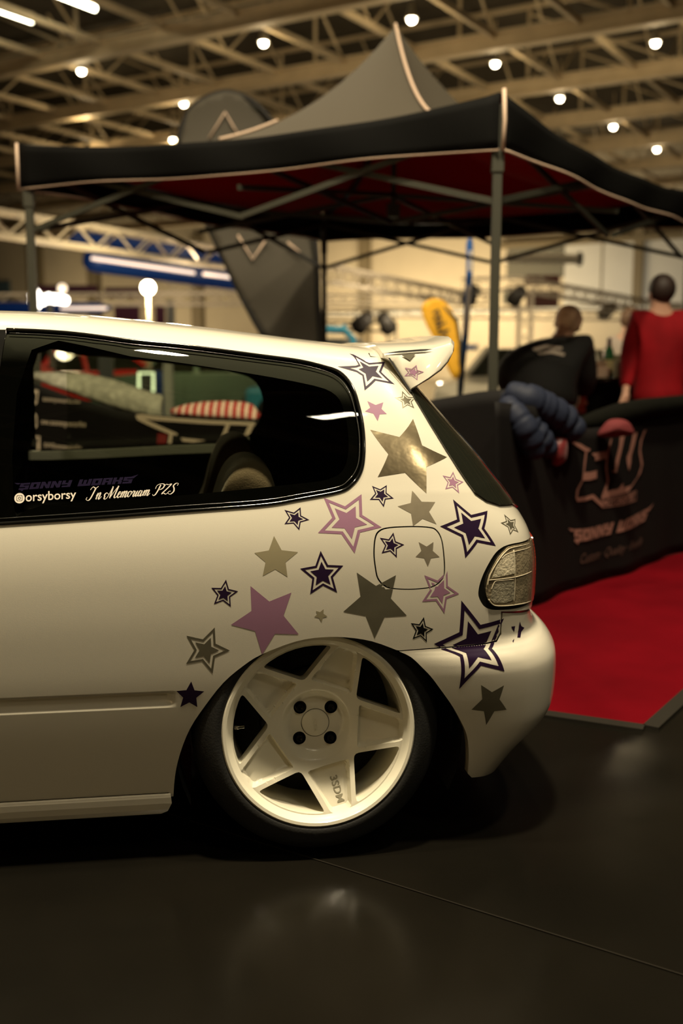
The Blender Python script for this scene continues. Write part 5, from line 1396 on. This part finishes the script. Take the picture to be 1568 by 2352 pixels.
# silver air duct
dm=mat('silver_foil_duct',(.72,.64,.50),.35,.3,bump=.8,bscale=3);P0,P1=at(1160,594,24),at(1328,595,24)
DU=empty('air_duct',P0,label='silver flexible air duct hanging under the gazebo edge at the right, far away',cat='duct');m=MB();n=30;m.tube([P0.lerp(P1,i/n) for i in range(n+1)],[.10+.012*(i%2) for i in range(n+1)],14);m.obj('duct_hose',dm,DU,smooth=True)
m=MB();m.tube([P1,P1+Vector((.06,0,0)),P1+Vector((.09,0,0))],[.16,.16,.10],16);m.obj('duct_collar',bkt,DU,smooth=True)
# ================================================================== OTHER CARS
def simple_car(x,y,rz,L,Wd,H,col,label,belt=.55,name='parked_car',hatch=True,roofcol=None,glassc=None):
    r=empty(name,(x,y,0),rz,label,'car');h=L/2
    prof=[(-h,.25),(-h,.55*H),(-h*.93,belt*H+.06),(-h*.42,belt*H+.14),(-h*.16,H),(h*.55,H*.985),(h*.92,belt*H+.18),(h,belt*H),(h,.28),(h*.78,.2),(-h*.8,.2)]
    low=[p for p in prof if p[1]<belt*H+.19];green=[(-h*.44,belt*H+.12),(-h*.17,H),(h*.55,H*.985),(h*.90,belt*H+.16)]
    pm=mat('car_'+label.split()[0]+'_paint',col,.3,0,.8);m=MB()
    def loft(poly,ws):
        n=len(poly);V=[];
        for w,k in ws:
            for (a,b_) in poly:V.append((a*k,w,b_))
        f=[tuple(range(n-1,-1,-1)),tuple(range((len(ws)-1)*n,len(ws)*n))]
        for i in range(len(ws)-1):
            for j_ in range(n):f.append((i*n+j_,i*n+(j_+1)%n,(i+1)*n+(j_+1)%n,(i+1)*n+j_))
        m.add(V,f)
    lowp=[(-h,.25),(-h*1.0,.5*H),(-h*.93,belt*H+.04),(-h*.42,belt*H+.12),(h*.92,belt*H+.16),(h,belt*H),(h,.28),(h*.78,.2),(-h*.8,.2)]
    loft(lowp,[(-Wd/2,.97),(-Wd/2+.06,1),(Wd/2-.06,1),(Wd/2,.97)]);m.obj('body',pm,r,world=False,bevel=.02)
    m=MB();w1,w2=Wd/2-.10,Wd/2-.22;n=4;V=[(a,-(w1 if b_<H*.9 else w2),b_) for a,b_ in green]+[(a,(w1 if b_<H*.9 else w2),b_) for a,b_ in green]
    m.add(V,[(3,2,1,0),(4,5,6,7),(0,1,5,4),(1,2,6,5),(2,3,7,6)]);m.obj('windows',tint,r,world=False,bevel=.01)
    m=MB();m.add([(a,s*(w2+.01),b_+.01) for s in(-1,1) for a,b_ in green[1:3]]+[(a,s*(w2+.01),b_-.05) for s in(-1,1) for a,b_ in green[1:3]],[(0,1,3,2),(4,6,7,5),(0,4,5,1),(2,3,7,6),(0,2,6,4),(1,5,7,3)])
    for s in(-1,1):
        for (a,b_) in ((green[0],green[1]),(green[3],green[2])): m.bar((a[0],s*(w1+.005),a[1]),(b_[0],s*(w2+.005),b_[1]),.07)
        m.bar((h*.1,s*(w1+.005),belt*H+.13),(h*.08,s*(w2+.005),H),.08)
    m.obj('roof',mat('car_roof_'+label.split()[0],roofcol or col,.3,0,.8),r,world=False)
    for a in(-h*.62,h*.62):
        for s in(-1,1):
            m=MB();m.lathe([(.0,.02),(.20,.02),(.22,.0),(.31,.0),(.32,-.03),(.32,-.17),(.0,-.17)],(a,s*Wd/2*.98,.32),(1,0,0),(0,0,1),(0,s,0),28);m.obj('wheel',rubber,r,world=False,auto=40)
    for s in(-1,1):
        m=MB();m.box((-h*.985,s*(Wd/2-.22),.48*H),(.08,.30,.13));m.obj('headlight',mat('headlamp_lens',(.7,.65,.5),.1,0,.8),r,world=False,bevel=.02)
    return r
simple_car(2.75,14.6,1.15,4.1,1.75,1.26,(.62,.56,.42),'cream white car with dark windows behind the spoiler, seen past the gazebo leg',.62)
simple_car(-5.6,13.4,.25,4.1,1.75,1.42,(.45,.02,.015),'red hatchback seen through the left part of the car window')
simple_car(-2.2,18.2,-.5,4.2,1.75,1.38,(.10,.15,.12),'dark green hatchback seen through the right part of the car window')
simple_car(-5.6,20.5,.9,4.0,1.7,1.35,(.40,.02,.02),'red coupe further back through the middle of the car window')
simple_car(-8.6,15.6,.1,4.3,1.75,1.4,(.25,.07,.03),'rust brown estate car at the far left behind the car window')
# light blue off-road buggy with tube frame
BG=empty('off_road_buggy',(-.55,13.0,0),label='light blue tube-framed off-road buggy showing over the car roof by the gazebo pole',cat='car')
lb=mat('light_blue_tube',(.07,.42,.62),.35,0,.5)
m=MB();a,b_=at(700,752,12.3),at(812,757,12.3);zt=a.z
for y in (12.3,13.4):
    x0,x1=at(690,752,12.3).x,at(810,757,12.3).x
    m.tube([(x0,y,.7),(x0,y,zt-.1),(x0+.1,y,zt),(x1-.10,y,zt-.02),(x1,y,zt-.12),(x1+.05,y,.7)],.035,10)
for x in (x0+.1,x1-.1): m.tube([(x,12.3,zt),(x,13.4,zt)],.035,10)
m.obj('tube_frame',lb,BG,smooth=True)
m=MB();m.box(((x0+x1)/2,12.85,.55),(1.9,1.3,.5));m.obj('tub',lb,BG,bevel=.06)
m=MB();m.tube([((x0+x1)/2+.02,12.9,.55),((x0+x1)/2+.02,12.9,zt-.42),((x0+x1)/2+.02,12.92,zt-.18)],[.25,.22,.14],14);m.obj('seat',darktr,BG,smooth=True)
for x in (x0-.15,x1+.2):
    for y in (12.15,13.55):
        m=MB();m.lathe([(0,.03),(.2,.03),(.38,.0),(.40,-.05),(.40,-.2),(0,-.2)],(x,y,.40),(1,0,0),(0,0,1),(0,-1 if y<13 else 1,0),24);m.obj('wheel',rubber,BG,smooth=True)
m=MB();m.box(((x0+x1)/2+.2,12.7,zt-.17),(.45,.3,.10));m.obj('roof_box',mat('grey_plastic',(.25,.24,.2),.5),BG,bevel=.02)
# lit counter display, blue and white boards seen through the car window
CD=empty('lit_display',at(335,866,12.5),label='small display framed in white light, seen through the car window',cat='display')
m=MB();q=[at(u,v,12.5) for u,v in ((319,900),(319,857),(352,857),(352,900))];m.tube(q,.018,8);m.obj('light_frame',mat('display_glow',(.9,1,.75),.5,emis=(.9,1,.66),es=2.2),CD)
m=MB();p=at(335,880,12.6);m.box((p.x,12.62,p.z/2+.1),(.20,.1,p.z+.12));m.obj('cabinet',bkt,CD)
panel(352,852,375,900,12.9,(.03,.07,.26),'blue board right of the lit display')
panel(375,834,398,900,12.7,(.45,.44,.40),'white board beside the blue board')
panel(226,818,262,900,16.0,(.10,.11,.12),'dark grey board behind the red cars')
panel(520,830,600,900,19.0,(.18,.24,.20),'grey green board at the right behind the car window')
panel(150,800,230,815,18.0,(.40,.34,.26),'pale board over the red hatchback',foot=False)
